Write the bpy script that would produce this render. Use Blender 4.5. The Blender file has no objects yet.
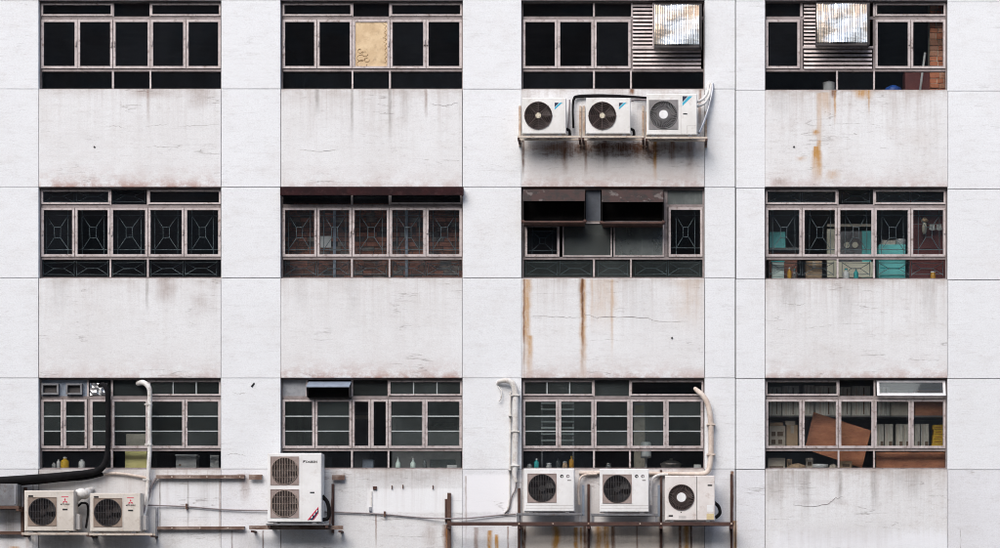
import bpy, bmesh, math, random
from mathutils import Vector, Matrix
random.seed(7)
scene = bpy.context.scene
COL = scene.collection
rad = math.radians

# ------------------------------------------------------------------ camera, sky, sun, exposure
PX = 0.018            # metres per photograph pixel on the facade plane (y = 0)
DIST = 40.0           # camera to facade
UC, VC = 650.0, 620.0 # foot of the camera's axis on the facade, in photograph pixels
Z0 = 10.5             # height of the picture's centre row
def X_(u): return (u - 500.0) * PX
def Z_(v): return Z0 + (274.0 - v) * PX
CAM = Vector((X_(UC), -DIST, Z_(VC)))
cd = bpy.data.cameras.new('camera'); cam = bpy.data.objects.new('camera', cd); COL.objects.link(cam)
cam.location = CAM; cam.rotation_euler = (rad(90), 0, 0)
cd.sensor_width = 36; cd.lens = 36 * DIST / (1000 * PX)
cd.shift_x = (500 - UC) / 1000; cd.shift_y = (VC - 274) / 1000
cd.clip_start = 0.5; cd.clip_end = 2000
scene.camera = cam

SUN_EL, SUN_AZ = rad(44), rad(203)      # overcast light, from above and a little to the left
w = bpy.data.worlds.new('World'); scene.world = w; w.use_nodes = True
wn = w.node_tree; bg = wn.nodes['Background']
sky = wn.nodes.new('ShaderNodeTexSky'); sky.sky_type = 'NISHITA'; sky.sun_disc = False
sky.sun_elevation = SUN_EL; sky.sun_rotation = SUN_AZ
sky.air_density = 1.0; sky.dust_density = 2.6; sky.ozone_density = 1.0
wn.links.new(sky.outputs[0], bg.inputs[0]); bg.inputs[1].default_value = 0.14
sd = bpy.data.lights.new('sun', 'SUN'); sd.energy = 1.5; sd.angle = rad(48); sd.color = (1.0, 0.985, 0.965)
sun = bpy.data.objects.new('sun', sd); COL.objects.link(sun)
sdir = Vector((math.sin(SUN_AZ) * math.cos(SUN_EL), math.cos(SUN_AZ) * math.cos(SUN_EL), math.sin(SUN_EL)))
sun.rotation_euler = sdir.to_track_quat('Z', 'Y').to_euler(); sun.location = (-10, -20, 30)
vs = scene.view_settings; vs.view_transform = 'Standard'; vs.look = 'None'; vs.gamma = 1; vs.exposure = 0.755; scene.render.engine = 'CYCLES'; scene.cycles.filter_width = 1.0

# ------------------------------------------------------------------ geometry helpers
def P(u, v, y=0.0):
    """a point seen at photograph pixel (u, v), standing y metres behind (+) or before (-) the facade"""
    k = (DIST + y) / DIST
    return Vector((CAM.x + (u - UC) * PX * k, y, CAM.z + (VC - v) * PX * k))
def RC(u0, u1, v0, v1, y):
    a = P(u0, v1, y); b = P(u1, v0, y)
    return a.x, b.x, a.z, b.z

class MB:
    def __init__(self): self.v = []; self.f = []; self.s = []
    def add(self, vs, fs, smooth=False):
        o = len(self.v); self.v += [tuple(p) for p in vs]
        self.f += [tuple(i + o for i in f) for f in fs]; self.s += [smooth] * len(fs); return self
    def box(self, x0, x1, y0, y1, z0, z1):
        return self.add([(x0,y0,z0),(x1,y0,z0),(x1,y1,z0),(x0,y1,z0),(x0,y0,z1),(x1,y0,z1),(x1,y1,z1),(x0,y1,z1)],
            [(0,3,2,1),(4,5,6,7),(0,1,5,4),(1,2,6,5),(2,3,7,6),(3,0,4,7)])
    def cbox(self, x0, x1, y0, y1, z0, z1, c):
        """box with its front (low y) and side edges chamfered by c"""
        bm = bmesh.new(); m = MB(); m.box(x0, x1, y0, y1, z0, z1)
        vs = [bm.verts.new(p) for p in m.v]
        for f in m.f: bm.faces.new([vs[i] for i in f])
        bmesh.ops.bevel(bm, geom=bm.edges[:], offset=c, segments=2, affect='EDGES', profile=0.6)
        bm.verts.index_update()
        self.add([v.co[:] for v in bm.verts], [[v.index for v in f.verts] for f in bm.faces]); bm.free(); return self
    def frame(self, x0, x1, z0, z1, w, y0, y1, wb=None):
        wb = wb or w
        self.box(x0, x1, y0, y1, z1 - w, z1); self.box(x0, x1, y0, y1, z0, z0 + wb)
        self.box(x0, x0 + w, y0, y1, z0 + wb, z1 - w); self.box(x1 - w, x1, y0, y1, z0 + wb, z1 - w); return self
    def tube(self, pts, r, n=8, cap=True, radii=None):
        pts = [Vector(p) for p in pts]; N = len(pts); rings = []
        ref = None
        for i, p in enumerate(pts):
            t = (pts[min(i+1, N-1)] - pts[max(i-1, 0)]).normalized()
            if ref is None: ref = Vector((0,0,1)) if abs(t.z) < .9 else Vector((0,1,0))
            a = (ref - t * ref.dot(t)).normalized(); b = t.cross(a); ref = a
            rr = radii[i] if radii else r
            rings.append([p + (a * math.cos(2*math.pi*k/n) + b * math.sin(2*math.pi*k/n)) * rr for k in range(n)])
        vs = [q for rg in rings for q in rg]; fs = []
        for i in range(N-1):
            for k in range(n):
                fs.append((i*n+k, i*n+(k+1)%n, (i+1)*n+(k+1)%n, (i+1)*n+k))
        self.add(vs, fs, True)
        if cap: self.add(rings[0], [tuple(reversed(range(n)))]); self.add(rings[-1], [tuple(range(n))])
        return self
    def disc(self, c, r, y0, y1, n=28, r2=None):
        """round plate facing -y"""
        r2 = r if r2 is None else r2
        a = [(c[0]+r*math.cos(2*math.pi*k/n), y0, c[1]+r*math.sin(2*math.pi*k/n)) for k in range(n)]
        b = [(c[0]+r2*math.cos(2*math.pi*k/n), y1, c[1]+r2*math.sin(2*math.pi*k/n)) for k in range(n)]
        self.add(a, [tuple(range(n))]); self.add(b, [tuple(reversed(range(n)))])
        self.add(a+b, [(k, n+k, n+(k+1)%n, (k+1)%n) for k in range(n)], True); return self
    def plate_hole(self, x0, x1, z0, z1, cx, cz, r, y, n=32):
        """flat plate facing -y with a round hole"""
        ang = sorted(set([2*math.pi*k/n for k in range(n)] + [math.atan2(z-cz, x-cx) % (2*math.pi) for x in (x0,x1) for z in (z0,z1)]))
        ins = []; out = []
        for a in ang:
            c, s = math.cos(a), math.sin(a); ins.append((cx+r*c, y, cz+r*s))
            tx = ((x1-cx)/c if c > 1e-9 else (x0-cx)/c if c < -1e-9 else 1e9); tz = ((z1-cz)/s if s > 1e-9 else (z0-cz)/s if s < -1e-9 else 1e9)
            t = min(tx, tz); out.append((cx+t*c, y, cz+t*s))
        m = len(ang)
        return self.add(ins+out, [(k, (k+1)%m, m+(k+1)%m, m+k) for k in range(m)])
    def lathe(self, cx, cy, z, prof, n=18):
        """prof: list of (radius, height above z)"""
        vs = [(cx+r*math.cos(2*math.pi*k/n), cy+r*math.sin(2*math.pi*k/n), z+h) for r, h in prof for k in range(n)]
        fs = [(i*n+k, i*n+(k+1)%n, (i+1)*n+(k+1)%n, (i+1)*n+k) for i in range(len(prof)-1) for k in range(n)]
        self.add(vs, fs, True)
        self.add(vs[:n], [tuple(reversed(range(n)))]); self.add(vs[-n:], [tuple(range(n))]); return self
    def poly(self, pts, y0, y1):
        """outline in x,z extruded from y0 to y1"""
        n = len(pts)
        return self.add([(x,y0,z) for x,z in pts]+[(x,y1,z) for x,z in pts],
            [tuple(range(n)), tuple(reversed(range(n,2*n)))]+[(k, n+k, n+(k+1)%n, (k+1)%n) for k in range(n)])
    def build(self, name, mat, parent=None, origin=None):
        me = bpy.data.meshes.new(name)
        o = bpy.data.objects.new(name, me); COL.objects.link(o)
        if parent is not None:
            o.parent = parent; w0 = ORI[parent.name]; ORI[o.name] = w0.copy()
        else:
            w0 = Vector(origin) if origin is not None else Vector((sum(p[0] for p in self.v)/len(self.v), sum(p[1] for p in self.v)/len(self.v), min(p[2] for p in self.v)))
            o.location = w0; ORI[o.name] = w0.copy()
        me.from_pydata([(p[0]-w0.x, p[1]-w0.y, p[2]-w0.z) for p in self.v], [], self.f)
        bm = bmesh.new(); bm.from_mesh(me); bmesh.ops.recalc_face_normals(bm, faces=bm.faces[:]); bm.to_mesh(me); bm.free()
        me.polygons.foreach_set('use_smooth', self.s)
        me.materials.append(M[mat] if isinstance(mat, str) else mat); me.update()
        return o
ORI = {}
def thing(name, loc, label, cat, group=None):
    o = bpy.data.objects.new(name, None); COL.objects.link(o); o.location = loc; ORI[o.name] = Vector(loc)
    o.empty_display_size = 0.2
    return tag(o, label, cat, group)
def tag(o, label=None, cat=None, group=None, kind=None):
    if label: o['label'] = label
    if cat: o['category'] = cat
    if group: o['group'] = group
    if kind: o['kind'] = kind
    return o
def smooth_path(pts, k=6):
    pts = [Vector(p) for p in pts]; out = []
    q = [pts[0]*2-pts[1]] + pts + [pts[-1]*2-pts[-2]]
    for i in range(1, len(q)-2):
        for j in range(k):
            t = j/k; a,b,c,d = q[i-1],q[i],q[i+1],q[i+2]
            out.append(0.5*((2*b)+(c-a)*t+(2*a-5*b+4*c-d)*t*t+(3*b-a-3*c+d)*t**3))
    out.append(pts[-1]); return out
def text_mesh(name, s, loc, width, height, mat, parent, rot=0, bold=0.0):
    cu = bpy.data.curves.new('t', 'FONT'); cu.body = s; cu.align_x = 'CENTER'; cu.align_y = 'CENTER'; cu.extrude = 0.001; cu.offset = bold
    t = bpy.data.objects.new('t', cu); COL.objects.link(t)
    dg = bpy.context.evaluated_depsgraph_get(); me = bpy.data.meshes.new_from_object(t.evaluated_get(dg))
    bpy.data.objects.remove(t)
    xs = [v.co.x for v in me.vertices]; ys = [v.co.y for v in me.vertices]
    sx = width/(max(xs)-min(xs)); sy = height/(max(ys)-min(ys)); mx = (max(xs)+min(xs))/2; my = (max(ys)+min(ys))/2
    c, sn = math.cos(rot), math.sin(rot); w0 = ORI[parent.name]
    for v in me.vertices:
        a, b, d = (v.co.x-mx)*sx, (v.co.y-my)*sy, v.co.z
        v.co = Vector((loc[0]+a*c-b*sn, loc[1]-d, loc[2]+a*sn+b*c)) - w0
    me.materials.clear(); me.materials.append(M[mat])
    o = bpy.data.objects.new(name, me); COL.objects.link(o); o.parent = parent; return o

# ------------------------------------------------------------------ material helpers
M = {}
class NT:
    def __init__(self, name):
        m = bpy.data.materials.new(name); m.use_nodes = True; self.m = m; self.t = m.node_tree; M[name] = m
        self.b = self.t.nodes['Principled BSDF']; self.tc = self.t.nodes.new('ShaderNodeTexCoord')
        self.co = self.tc.outputs['Object']
    def link(self, a, b): self.t.links.new(a, b)
    def inp(self, sock, val):
        if hasattr(val, 'is_linked') or isinstance(val, bpy.types.NodeSocket): self.link(val, sock)
        else: sock.default_value = val
    def math(self, op, a, b=None, c=None, clamp=False):
        n = self.t.nodes.new('ShaderNodeMath'); n.operation = op; n.use_clamp = clamp
        self.inp(n.inputs[0], a)
        if b is not None: self.inp(n.inputs[1], b)
        if c is not None: self.inp(n.inputs[2], c)
        return n.outputs[0]
    def xyz(self):
        n = self.t.nodes.new('ShaderNodeSeparateXYZ'); self.link(self.co, n.inputs[0]); return n.outputs
    def noise(self, scale, detail=4, rough=.55, stretch=(1,1,1), off=(0,0,0), dist=0):
        mp = self.t.nodes.new('ShaderNodeMapping'); mp.inputs['Scale'].default_value = stretch; mp.inputs['Location'].default_value = off
        self.link(self.co, mp.inputs[0])
        n = self.t.nodes.new('ShaderNodeTexNoise'); n.inputs['Scale'].default_value = scale; n.inputs['Detail'].default_value = detail
        n.inputs['Roughness'].default_value = rough; n.inputs['Distortion'].default_value = dist; self.link(mp.outputs[0], n.inputs['Vector']); return n.outputs['Fac']
    def ramp(self, f, a, b, lo=0.0, hi=1.0):
        n = self.t.nodes.new('ShaderNodeMapRange'); n.interpolation_type = 'SMOOTHSTEP'
        self.inp(n.inputs[0], f); n.inputs[1].default_value = a; n.inputs[2].default_value = b; n.inputs[3].default_value = lo; n.inputs[4].default_value = hi
        return n.outputs[0]
    def mix(self, f, a, b):
        n = self.t.nodes.new('ShaderNodeMix'); n.data_type = 'RGBA'; self.inp(n.inputs[0], f)
        for s, v in ((n.inputs[6], a), (n.inputs[7], b)):
            if isinstance(v, tuple): s.default_value = (*v[:3], 1)
            else: self.link(v, s)
        return n.outputs[2]
    def bump(self, h, strength, dist=0.01):
        n = self.t.nodes.new('ShaderNodeBump'); n.inputs['Strength'].default_value = strength; n.inputs['Distance'].default_value = dist
        self.link(h, n.inputs['Height']); self.link(n.outputs[0], self.b.inputs['Normal'])
    def out(self, color=None, rough=.6, metal=0.0, spec=.5):
        if color is not None:
            if isinstance(color, tuple): self.b.inputs['Base Color'].default_value = (*color[:3], 1)
            else: self.link(color, self.b.inputs['Base Color'])
        self.inp(self.b.inputs['Roughness'], rough); self.b.inputs['Metallic'].default_value = metal
        self.b.inputs['Specular IOR Level'].default_value = spec; return self.m

def worn(name, c1, c2, scale=6, rough=.55, metal=0., dirt=None, dirt_amt=.5, stretch=(1,1,1), bump=.15, spec=.4, lo=.35, hi=.65):
    """paint or metal: two tones by noise, spots of dirt"""
    n = NT(name); a = n.noise(scale, 5, .6, stretch); col = n.mix(n.ramp(a, lo, hi), c1, c2)
    if dirt:
        d = n.noise(scale*2.7, 6, .7, stretch, (3.1, 1.7, 5.2)); col = n.mix(n.math('MULTIPLY', n.ramp(d, .5, .72), dirt_amt), col, dirt)
    if bump: n.bump(n.noise(scale*9, 4), bump, .004)
    return n.out(col, rough, metal, spec)

RUST = ((.17,.07,.028), (.46,.235,.055), (.085,.035,.018), (.16,.13,.11))   # brown, orange, dark, grey grime
def wall(name, ztop=None, zbot=None, dirt=.5, base=(.80,.80,.825), low=(.715,.705,.70), streaks=(), patches=(), seed=0, crack=.5, headdirt=.5, mott=.30):
    n = NT(name); x, y, z = n.xyz(); off = (seed*3.7, 0, seed*1.9)
    big = n.noise(.55, 6, .62, (1,1,1), off); mid = n.noise(3.2, 6, .68, (.6,1,1.6), off); grain = n.noise(55, 3, .6, (1,1,1), off)
    vst = n.noise(1, 5, .65, (11,1,.5), off); vst2 = n.noise(1, 4, .6, (34,1,1.1), off)
    col = n.mix(n.ramp(big, .3, .72), base, low)
    col = n.mix(n.math('MULTIPLY', n.ramp(mid, .5, .78), .34), col, (.52,.49,.47))
    col = n.mix(n.ramp(grain, .38, .72, 0, .30), col, (.50,.49,.50)); g2_ = n.noise(26, 4, .7, (1,1,1.5), (off[0]+3, 0, 1)); col = n.mix(n.ramp(g2_, .5, .74, 0, .34), col, (.52,.505,.505)); col = n.mix(n.ramp(g2_, .46, .30, 0, .35), col, (.88,.89,.91))
    hst = n.noise(1, 6, .72, (2.2,1,20), off); col = n.mix(n.math('MULTIPLY', n.ramp(hst, .52, .74), .30), col, (.47,.45,.45)); col = n.mix(n.math('MULTIPLY', n.ramp(hst, .46, .28), .25), col, (.86,.87,.90))
    spk = n.noise(9, 7, .8, (.75,1,1.7), (off[0]+6, 0, off[2]+2)); blot = n.noise(1.3, 5, .6, (1,1,1.3), (off[0]+11, 0, off[2]))
    col = n.mix(n.math('MULTIPLY', n.math('MULTIPLY', n.ramp(spk, .5, .70), n.ramp(blot, .36, .66, .25, 1)), mott), col, (.36,.325,.305))
    col = n.mix(n.math('MULTIPLY', n.ramp(blot, .5, .74), mott*.5), col, (.58,.53,.495))
    # repainted or worn areas
    for (px0, px1, pz0, pz1, pc, pa, soft) in patches:
        wob = n.math('MULTIPLY', n.math('SUBTRACT', mid, .5), soft*2.2)
        xx = n.math('ADD', x, wob); zz = n.math('ADD', z, n.math('MULTIPLY', n.math('SUBTRACT', vst, .5), soft*1.6))
        m = n.math('MULTIPLY', n.math('MULTIPLY', n.ramp(xx, px0, px0+soft), n.ramp(xx, px1-soft, px1, 1, 0)), n.math('MULTIPLY', n.ramp(zz, pz0, pz0+soft), n.ramp(zz, pz1-soft, pz1, 1, 0)))
        col = n.mix(n.math('MULTIPLY', m, pa), col, pc)
    # long dirt runs under the window, grime above the window head
    if ztop is not None:
        t = n.math('SUBTRACT', ztop, z); fall = n.math('POWER', 2.718, n.math('MULTIPLY', t, -1.5))
        run = n.math('MULTIPLY', n.math('ADD', n.ramp(vst, .42, .74, 0, .75), n.ramp(vst2, .5, .75, 0, .35)), fall)
        col = n.mix(n.math('MULTIPLY', run, dirt, clamp=True), col, (.36,.29,.255))
        fall2 = n.math('POWER', 2.718, n.math('MULTIPLY', t, -9.0))
        col = n.mix(n.math('MULTIPLY', n.math('MULTIPLY', fall2, n.ramp(mid, .3, .65)), dirt, clamp=True), col, (.30,.22,.17))
    if zbot is not None:
        t = n.math('SUBTRACT', z, zbot); fall = n.math('POWER', 2.718, n.math('MULTIPLY', t, -6.5))
        hd = n.math('MULTIPLY', fall, n.ramp(n.noise(4.5, 6, .72, (.8,1,1), off), .36, .62))
        col = n.mix(n.math('MULTIPLY', hd, headdirt, clamp=True), col, (.40,.25,.21))
    # hairline cracks, mostly level
    c1 = n.noise(1, 6, .52, (.32,1,3.4), (off[0]+4, 0, off[2])); c2 = n.noise(1.1, 3, .5, (1,1,1.4), (off[0]+9, 0, off[2]))
    ck = n.math('MULTIPLY', n.ramp(n.math('ABSOLUTE', n.math('SUBTRACT', c1, .5)), .0, .0065, 1, 0), n.ramp(c2, .5, .62))
    col = n.mix(n.math('MULTIPLY', ck, crack), col, (.24,.21,.20))
    pit = n.noise(14, 4, .7, (.8,1,1.6), (off[0]+2, 0, 7)); pm = n.math('MULTIPLY', n.ramp(pit, .66, .74), n.ramp(c2, .42, .6))
    col = n.mix(n.math('MULTIPLY', pm, .45*crack+.1), col, (.33,.29,.27))
    # rust and grime runs with a place of their own
    wobn = n.noise(1, 3, .5, (2,1,3.5), off); stn = n.noise(1, 4, .6, (46,1,1.6), off); brk = n.noise(1, 5, .7, (9,1,4.5), (off[0]+1, 0, 3))
    for (su, sv, sl, sw, sa, ci) in streaks:
        if ci == 3 and sw > 5: sa *= .55
        x0 = X_(su); zt = Z_(sv); L = sl*PX; W = sw*PX
        dx = n.math('ABSOLUTE', n.math('ADD', n.math('SUBTRACT', x, x0), n.math('MULTIPLY', n.math('SUBTRACT', wobn, .5), W*1.1)))
        a = n.ramp(dx, W*.15, W*1.15, 1, 0)
        t = n.math('DIVIDE', n.math('SUBTRACT', zt, z), L)
        free = ztop is not None and zt < ztop-.1 and sl < 60        # a blot of its own, ragged all round
        if free and sl < sw*6: t = n.math('ADD', t, n.math('MULTIPLY', n.math('SUBTRACT', spk, .5), 1.1)); a = n.ramp(n.math('ADD', dx, n.math('MULTIPLY', n.math('SUBTRACT', spk, .5), W*1.6)), 0, W*1.2, 1, 0)
        bfall = n.math('MULTIPLY', n.ramp(t, 0.0, .35 if free and sl < sw*6 else .02), n.ramp(t, .35, 1.0, 1, 0))
        msk = n.math('MULTIPLY', n.math('MULTIPLY', a, bfall), n.math('MULTIPLY', n.ramp(stn, .25, .65, .6, 1.1), n.ramp(brk, .3, .6, .55, 1.1)))
        col = n.mix(n.math('MULTIPLY', msk, min(1.0, sa*1.25), clamp=True), col, RUST[ci])
    h = n.math('SUBTRACT', n.math('ADD', n.math('MULTIPLY', grain, .35), mid), n.math('MULTIPLY', ck, .6))
    n.bump(h, .28, .012)
    return n.out(col, .82, 0, .25)

def tilt(o, k=.0035):
    r = random.Random(o.name+'t'); c = [[r.uniform(-k,k) for _ in range(2)] for _ in range(2)]; vs_ = o.data.vertices
    xm = sum(v.co.x for v in vs_)/8; zm = sum(v.co.z for v in vs_)/8
    for v in vs_: v.co.y += c[v.co.x > xm][v.co.z > zm]
    return o
def glass(name, tint=(.62,.66,.66), film=.06, filmcol=(.30,.31,.30), rough=.02):
    n = NT(name); t = n.t; t.nodes.remove(n.b)
    tr = t.nodes.new('ShaderNodeBsdfTransparent'); tr.inputs[0].default_value = (*tint, 1)
    gl = t.nodes.new('ShaderNodeBsdfGlossy'); gl.inputs['Roughness'].default_value = rough; gl.inputs[0].default_value = (.9,.93,.95,1)
    df = t.nodes.new('ShaderNodeBsdfDiffuse'); df.inputs[0].default_value = (*filmcol, 1)
    lw = t.nodes.new('ShaderNodeFresnel'); lw.inputs[0].default_value = 1.3
    a = t.nodes.new('ShaderNodeMixShader'); b = t.nodes.new('ShaderNodeMixShader')
    d = n.math('MULTIPLY', n.math('ADD', n.ramp(n.noise(2.6, 6, .65, (1,1,.8)), .38, .72, .75, 1.15), n.ramp(n.noise(1, 4, .6, (24,1,1.5)), .55, .75, 0, .3)), film)
    oi = t.nodes.new('ShaderNodeObjectInfo'); d = n.math('MULTIPLY', d, n.ramp(oi.outputs['Random'], 0, 1, .6, 1.45))
    n.link(d, a.inputs[0]); n.link(tr.outputs[0], a.inputs[1]); n.link(df.outputs[0], a.inputs[2])
    bp = t.nodes.new('ShaderNodeBump'); bp.inputs['Strength'].default_value = .08; bp.inputs['Distance'].default_value = .01
    n.link(n.noise(1.7, 2), bp.inputs['Height']); n.link(bp.outputs[0], gl.inputs['Normal'])
    n.link(lw.outputs[0], b.inputs[0]); n.link(a.outputs[0], b.inputs[1]); n.link(gl.outputs[0], b.inputs[2])
    n.link(b.outputs[0], t.nodes['Material Output'].inputs[0]); return n.m

glass('window_glass', (.98,.99,.99), film=.016, filmcol=(.24,.28,.34))
glass('dusty_glass', (.90,.93,.93), .06, (.32,.37,.37))
glass('obscured_glass', (.6,.63,.63), .5, (.20,.22,.215), .15)
glass('milky_glass', (.25,.27,.28), .8, (.36,.38,.42), .2)
worn('window_paint', (.53,.475,.465), (.43,.375,.365), 5, .55, .15, (.15,.095,.075), .8)
worn('bright_window_paint', (.70,.69,.70), (.60,.58,.59), 5, .45, .1, (.3,.25,.22), .3)
worn('dark_frame', (.29,.25,.245), (.22,.185,.18), 6, .6, .1, (.07,.04,.03), .6)
worn('glazing_bar', (.42,.46,.46), (.34,.37,.37), 8, .5, .1)
worn('grille_steel', (.20,.25,.27), (.14,.18,.195), 9, .5, .2)
worn('louvre_paint', (.66,.59,.58), (.54,.47,.46), 5, .5, .15, (.18,.11,.08), .5)
worn('joint_mortar', (.055,.05,.05), (.085,.08,.08), 3, .9)
worn('concrete', (.36,.35,.34), (.28,.27,.26), 2, .9)
worn('asphalt', (.05,.05,.052), (.07,.07,.07), 1.2, .9)
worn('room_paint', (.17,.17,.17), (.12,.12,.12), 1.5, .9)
worn('room_paint_light', (.42,.41,.38), (.34,.33,.31), 1.5, .9)  # wall tone raised to bounce more light into these rooms
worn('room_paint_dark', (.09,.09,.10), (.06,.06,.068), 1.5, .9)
worn('sill_board', (.26,.24,.22), (.17,.15,.14), 6, .7)
worn('white_enamel', (.78,.77,.75), (.68,.665,.635), 2.5, .45, 0, (.40,.32,.26), .4)
worn('white_enamel_new', (.83,.825,.815), (.75,.74,.725), 2.2, .42, 0, (.45,.38,.33), .28)
worn('cream_enamel', (.66,.61,.545), (.58,.53,.47), 3, .5, 0, (.34,.25,.19), .5)
worn('cream_side', (.60,.57,.54), (.5,.48,.46), 3, .5, 0, (.3,.24,.2), .5)
worn('warm_enamel', (.76,.72,.69), (.68,.63,.60), 3, .5, 0, (.36,.24,.18), .45)
worn('fan_well', (.035,.030,.030), (.055,.042,.040), 6, .7)
worn('fan_blade', (.045,.035,.033), (.065,.05,.046), 5, .5)
worn('fan_blade_grey', (.05,.05,.053), (.07,.068,.068), 5, .5)
worn('guard_dark', (.12,.088,.08), (.085,.062,.058), 5, .5, .2)
worn('guard_tan', (.36,.29,.25), (.27,.21,.18), 5, .5, .2, (.12,.07,.05), .5)
worn('guard_steel', (.27,.26,.26), (.19,.18,.18), 5, .45, .3)
worn('guard_black', (.05,.046,.047), (.07,.062,.062), 5, .5, .2)
worn('grille_plate', (.30,.23,.18), (.23,.175,.14), 5, .6, 0, (.13,.08,.06), .5)
worn('grille_plate_grey', (.36,.29,.265), (.28,.22,.20), 5, .6, 0, (.16,.1,.08), .4)
worn('hub_cream', (.66,.60,.47), (.55,.48,.36), 8, .5)
worn('hub_white', (.82,.82,.81), (.74,.73,.72), 8, .4)
worn('black_rubber', (.006,.0058,.0065), (.011,.010,.011), 6, .85, bump=.4, spec=.12)
worn('rust', (.13,.078,.058), (.095,.05,.036), 7, .85, 0, (.045,.022,.017), .7, bump=.5)
worn('dark_rust', (.055,.028,.023), (.085,.042,.032), 7, .8, 0, (.03,.018,.016), .6, bump=.5)
worn('weathered_rail', (.33,.26,.22), (.13,.075,.055), 8, .8, 0, (.05,.03,.025), .7, stretch=(.5,1,1), bump=.5)
worn('rusty_cream', (.56,.48,.40), (.40,.27,.19), 7, .7, 0, (.12,.05,.03), .8, bump=.3)
worn('pale_rail', (.62,.56,.49), (.50,.42,.35), 6, .6, .1, (.16,.07,.04), .7, stretch=(.6,1,1))
worn('galvanised', (.40,.41,.44), (.30,.31,.34), 6, .45, .5, (.17,.11,.09), .4)
worn('old_grey_steel', (.22,.225,.235), (.16,.16,.17), 6, .55, .3, (.10,.06,.045), .6)
worn('blue_grey_steel', (.27,.32,.39), (.22,.26,.32), 4, .5, .2, (.12,.10,.10), .4)
worn('pipe_white', (.70,.69,.67), (.57,.54,.50), 5, .6, 0, (.28,.2,.15), .65)
worn('pipe_cream', (.64,.56,.49), (.54,.44,.37), 6, .6, 0, (.25,.16,.11), .5)
worn('cable_grey', (.20,.175,.18), (.26,.22,.22), 8, .6)
worn('maroon_board', (.030,.009,.010), (.018,.007,.008), 4, .8, 0, (.09,.05,.05), .35, spec=.15)
worn('logo_blue', (.05,.42,.58), (.05,.38,.54), 9, .4); worn('logo_navy', (.012,.02,.06), (.015,.02,.05), 9, .4)
worn('logo_red', (.62,.04,.09), (.55,.04,.08), 9, .4); worn('logo_black', (.02,.02,.022), (.03,.03,.03), 9, .4)
worn('label_yellow', (.66,.54,.30), (.58,.46,.26), 9, .6)
worn('cardboard', (.46,.33,.215), (.39,.275,.175), 4, .85, 0, (.2,.13,.08), .3)
worn('cardboard_grey', (.52,.46,.385), (.44,.39,.32), 4, .85, 0, (.17,.13,.1), .4)
worn('paper_bundle', (.64,.62,.55), (.46,.44,.38), 9, .85, 0, (.2,.2,.18), .5, stretch=(4,1,.5))
worn('box_tape', (.52,.46,.38), (.44,.38,.31), 6, .5)
worn('box_print', (.13,.09,.06), (.16,.11,.08), 9, .8)
worn('plywood', (.50,.205,.10), (.38,.145,.075), 3, .6, 0, (.15,.06,.035), .5, stretch=(1,1,3))
worn('yellow_plastic', (.70,.44,.02), (.62,.38,.02), 5, .45); worn('pale_yellow', (.78,.72,.32), (.70,.64,.27), 5, .7)
worn('white_plastic', (.66,.68,.68), (.56,.58,.58), 5, .45); worn('grey_plastic', (.36,.37,.37), (.29,.30,.30), 5, .5)
worn('teal_plastic', (.03,.40,.40), (.03,.33,.34), 5, .4); worn('teal_paint', (.18,.66,.65), (.15,.58,.58), 3, .5, 0, (.1,.2,.2), .3)
worn('mint_plastic', (.70,.84,.79), (.62,.77,.72), 5, .4); worn('amber', (.50,.26,.02), (.42,.20,.02), 5, .35)
worn('blue_plastic', (.02,.09,.38), (.02,.07,.30), 5, .4)
worn('cream_wall', (.78,.75,.62), (.70,.67,.54), 2, .8); worn('red_door', (.19,.05,.045), (.14,.036,.034), 3, .6)
worn('steel_pot', (.62,.60,.55), (.5,.48,.45), 4, .28, .9)
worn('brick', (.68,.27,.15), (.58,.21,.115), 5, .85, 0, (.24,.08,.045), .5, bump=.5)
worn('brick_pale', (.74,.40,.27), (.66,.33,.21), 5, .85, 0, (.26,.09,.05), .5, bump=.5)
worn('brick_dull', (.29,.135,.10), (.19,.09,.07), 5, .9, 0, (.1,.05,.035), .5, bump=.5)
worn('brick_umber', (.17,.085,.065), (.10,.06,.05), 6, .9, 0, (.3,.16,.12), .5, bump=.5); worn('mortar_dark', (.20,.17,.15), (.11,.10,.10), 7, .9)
worn('mortar', (.30,.27,.24), (.22,.20,.18), 5, .9)
worn('yellow_paper', (.74,.57,.36), (.58,.42,.25), 3.4, .8, 0, (.34,.23,.14), .6)
worn('ink', (.26,.16,.08), (.32,.2,.1), 8, .8)
worn('rubber_foam', (.03,.03,.032), (.05,.05,.052), 8, .9)
worn('foil', (.75,.75,.74), (.6,.6,.6), 7, .3, .9, bump=.8)
n = NT('chequer_curtain'); n.out(n.mix(n.ramp(n.noise(7,5,.7), .42, .6), (.26,.12,.09), (.08,.07,.072)), .9)  # brown mottle for the bricks that stand in for a reflection
# bright pressed steel sheet
n = NT('bright_steel'); hz = n.noise(1, 3, .5, (1.1,1,3.2), (0,0,0), 1.2); st = n.noise(1, 4, .6, (30,1,1))
colr = n.mix(n.ramp(n.noise(1.8, 3, .5, (1,1,1.6), (5,0,2)), .44, .68), (.74,.75,.75), (.60,.50,.40)); colr = n.mix(n.ramp(st, .55, .75, 0, .35), colr, (.34,.33,.36))
n.bump(hz, .35, .06); n.out(colr, .36, .92, .5)
for nm,lo_,of in (('flaking_rust',.60,(2,0,1)),('bare_patch_rust',.545,(7.3,0,4.1))):
    n = NT(nm); a = n.ramp(n.noise(4.2, 5, .6, (1,1,1.6), of), lo_, lo_+.05); dk = n.ramp(n.noise(6, 5, .65, (1,1,1.2), (1,0,8)), .42, .6)
    n.bump(a, .3, .006); n.out(n.mix(n.math('MULTIPLY', a, .8), n.mix(dk, (.036,.013,.011), (.014,.008,.007)), (.12,.10,.095)), .75)
worn('slate_panel', (.09,.105,.13), (.07,.08,.10), 4, .6, 0, (.04,.04,.045), .4)
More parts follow.
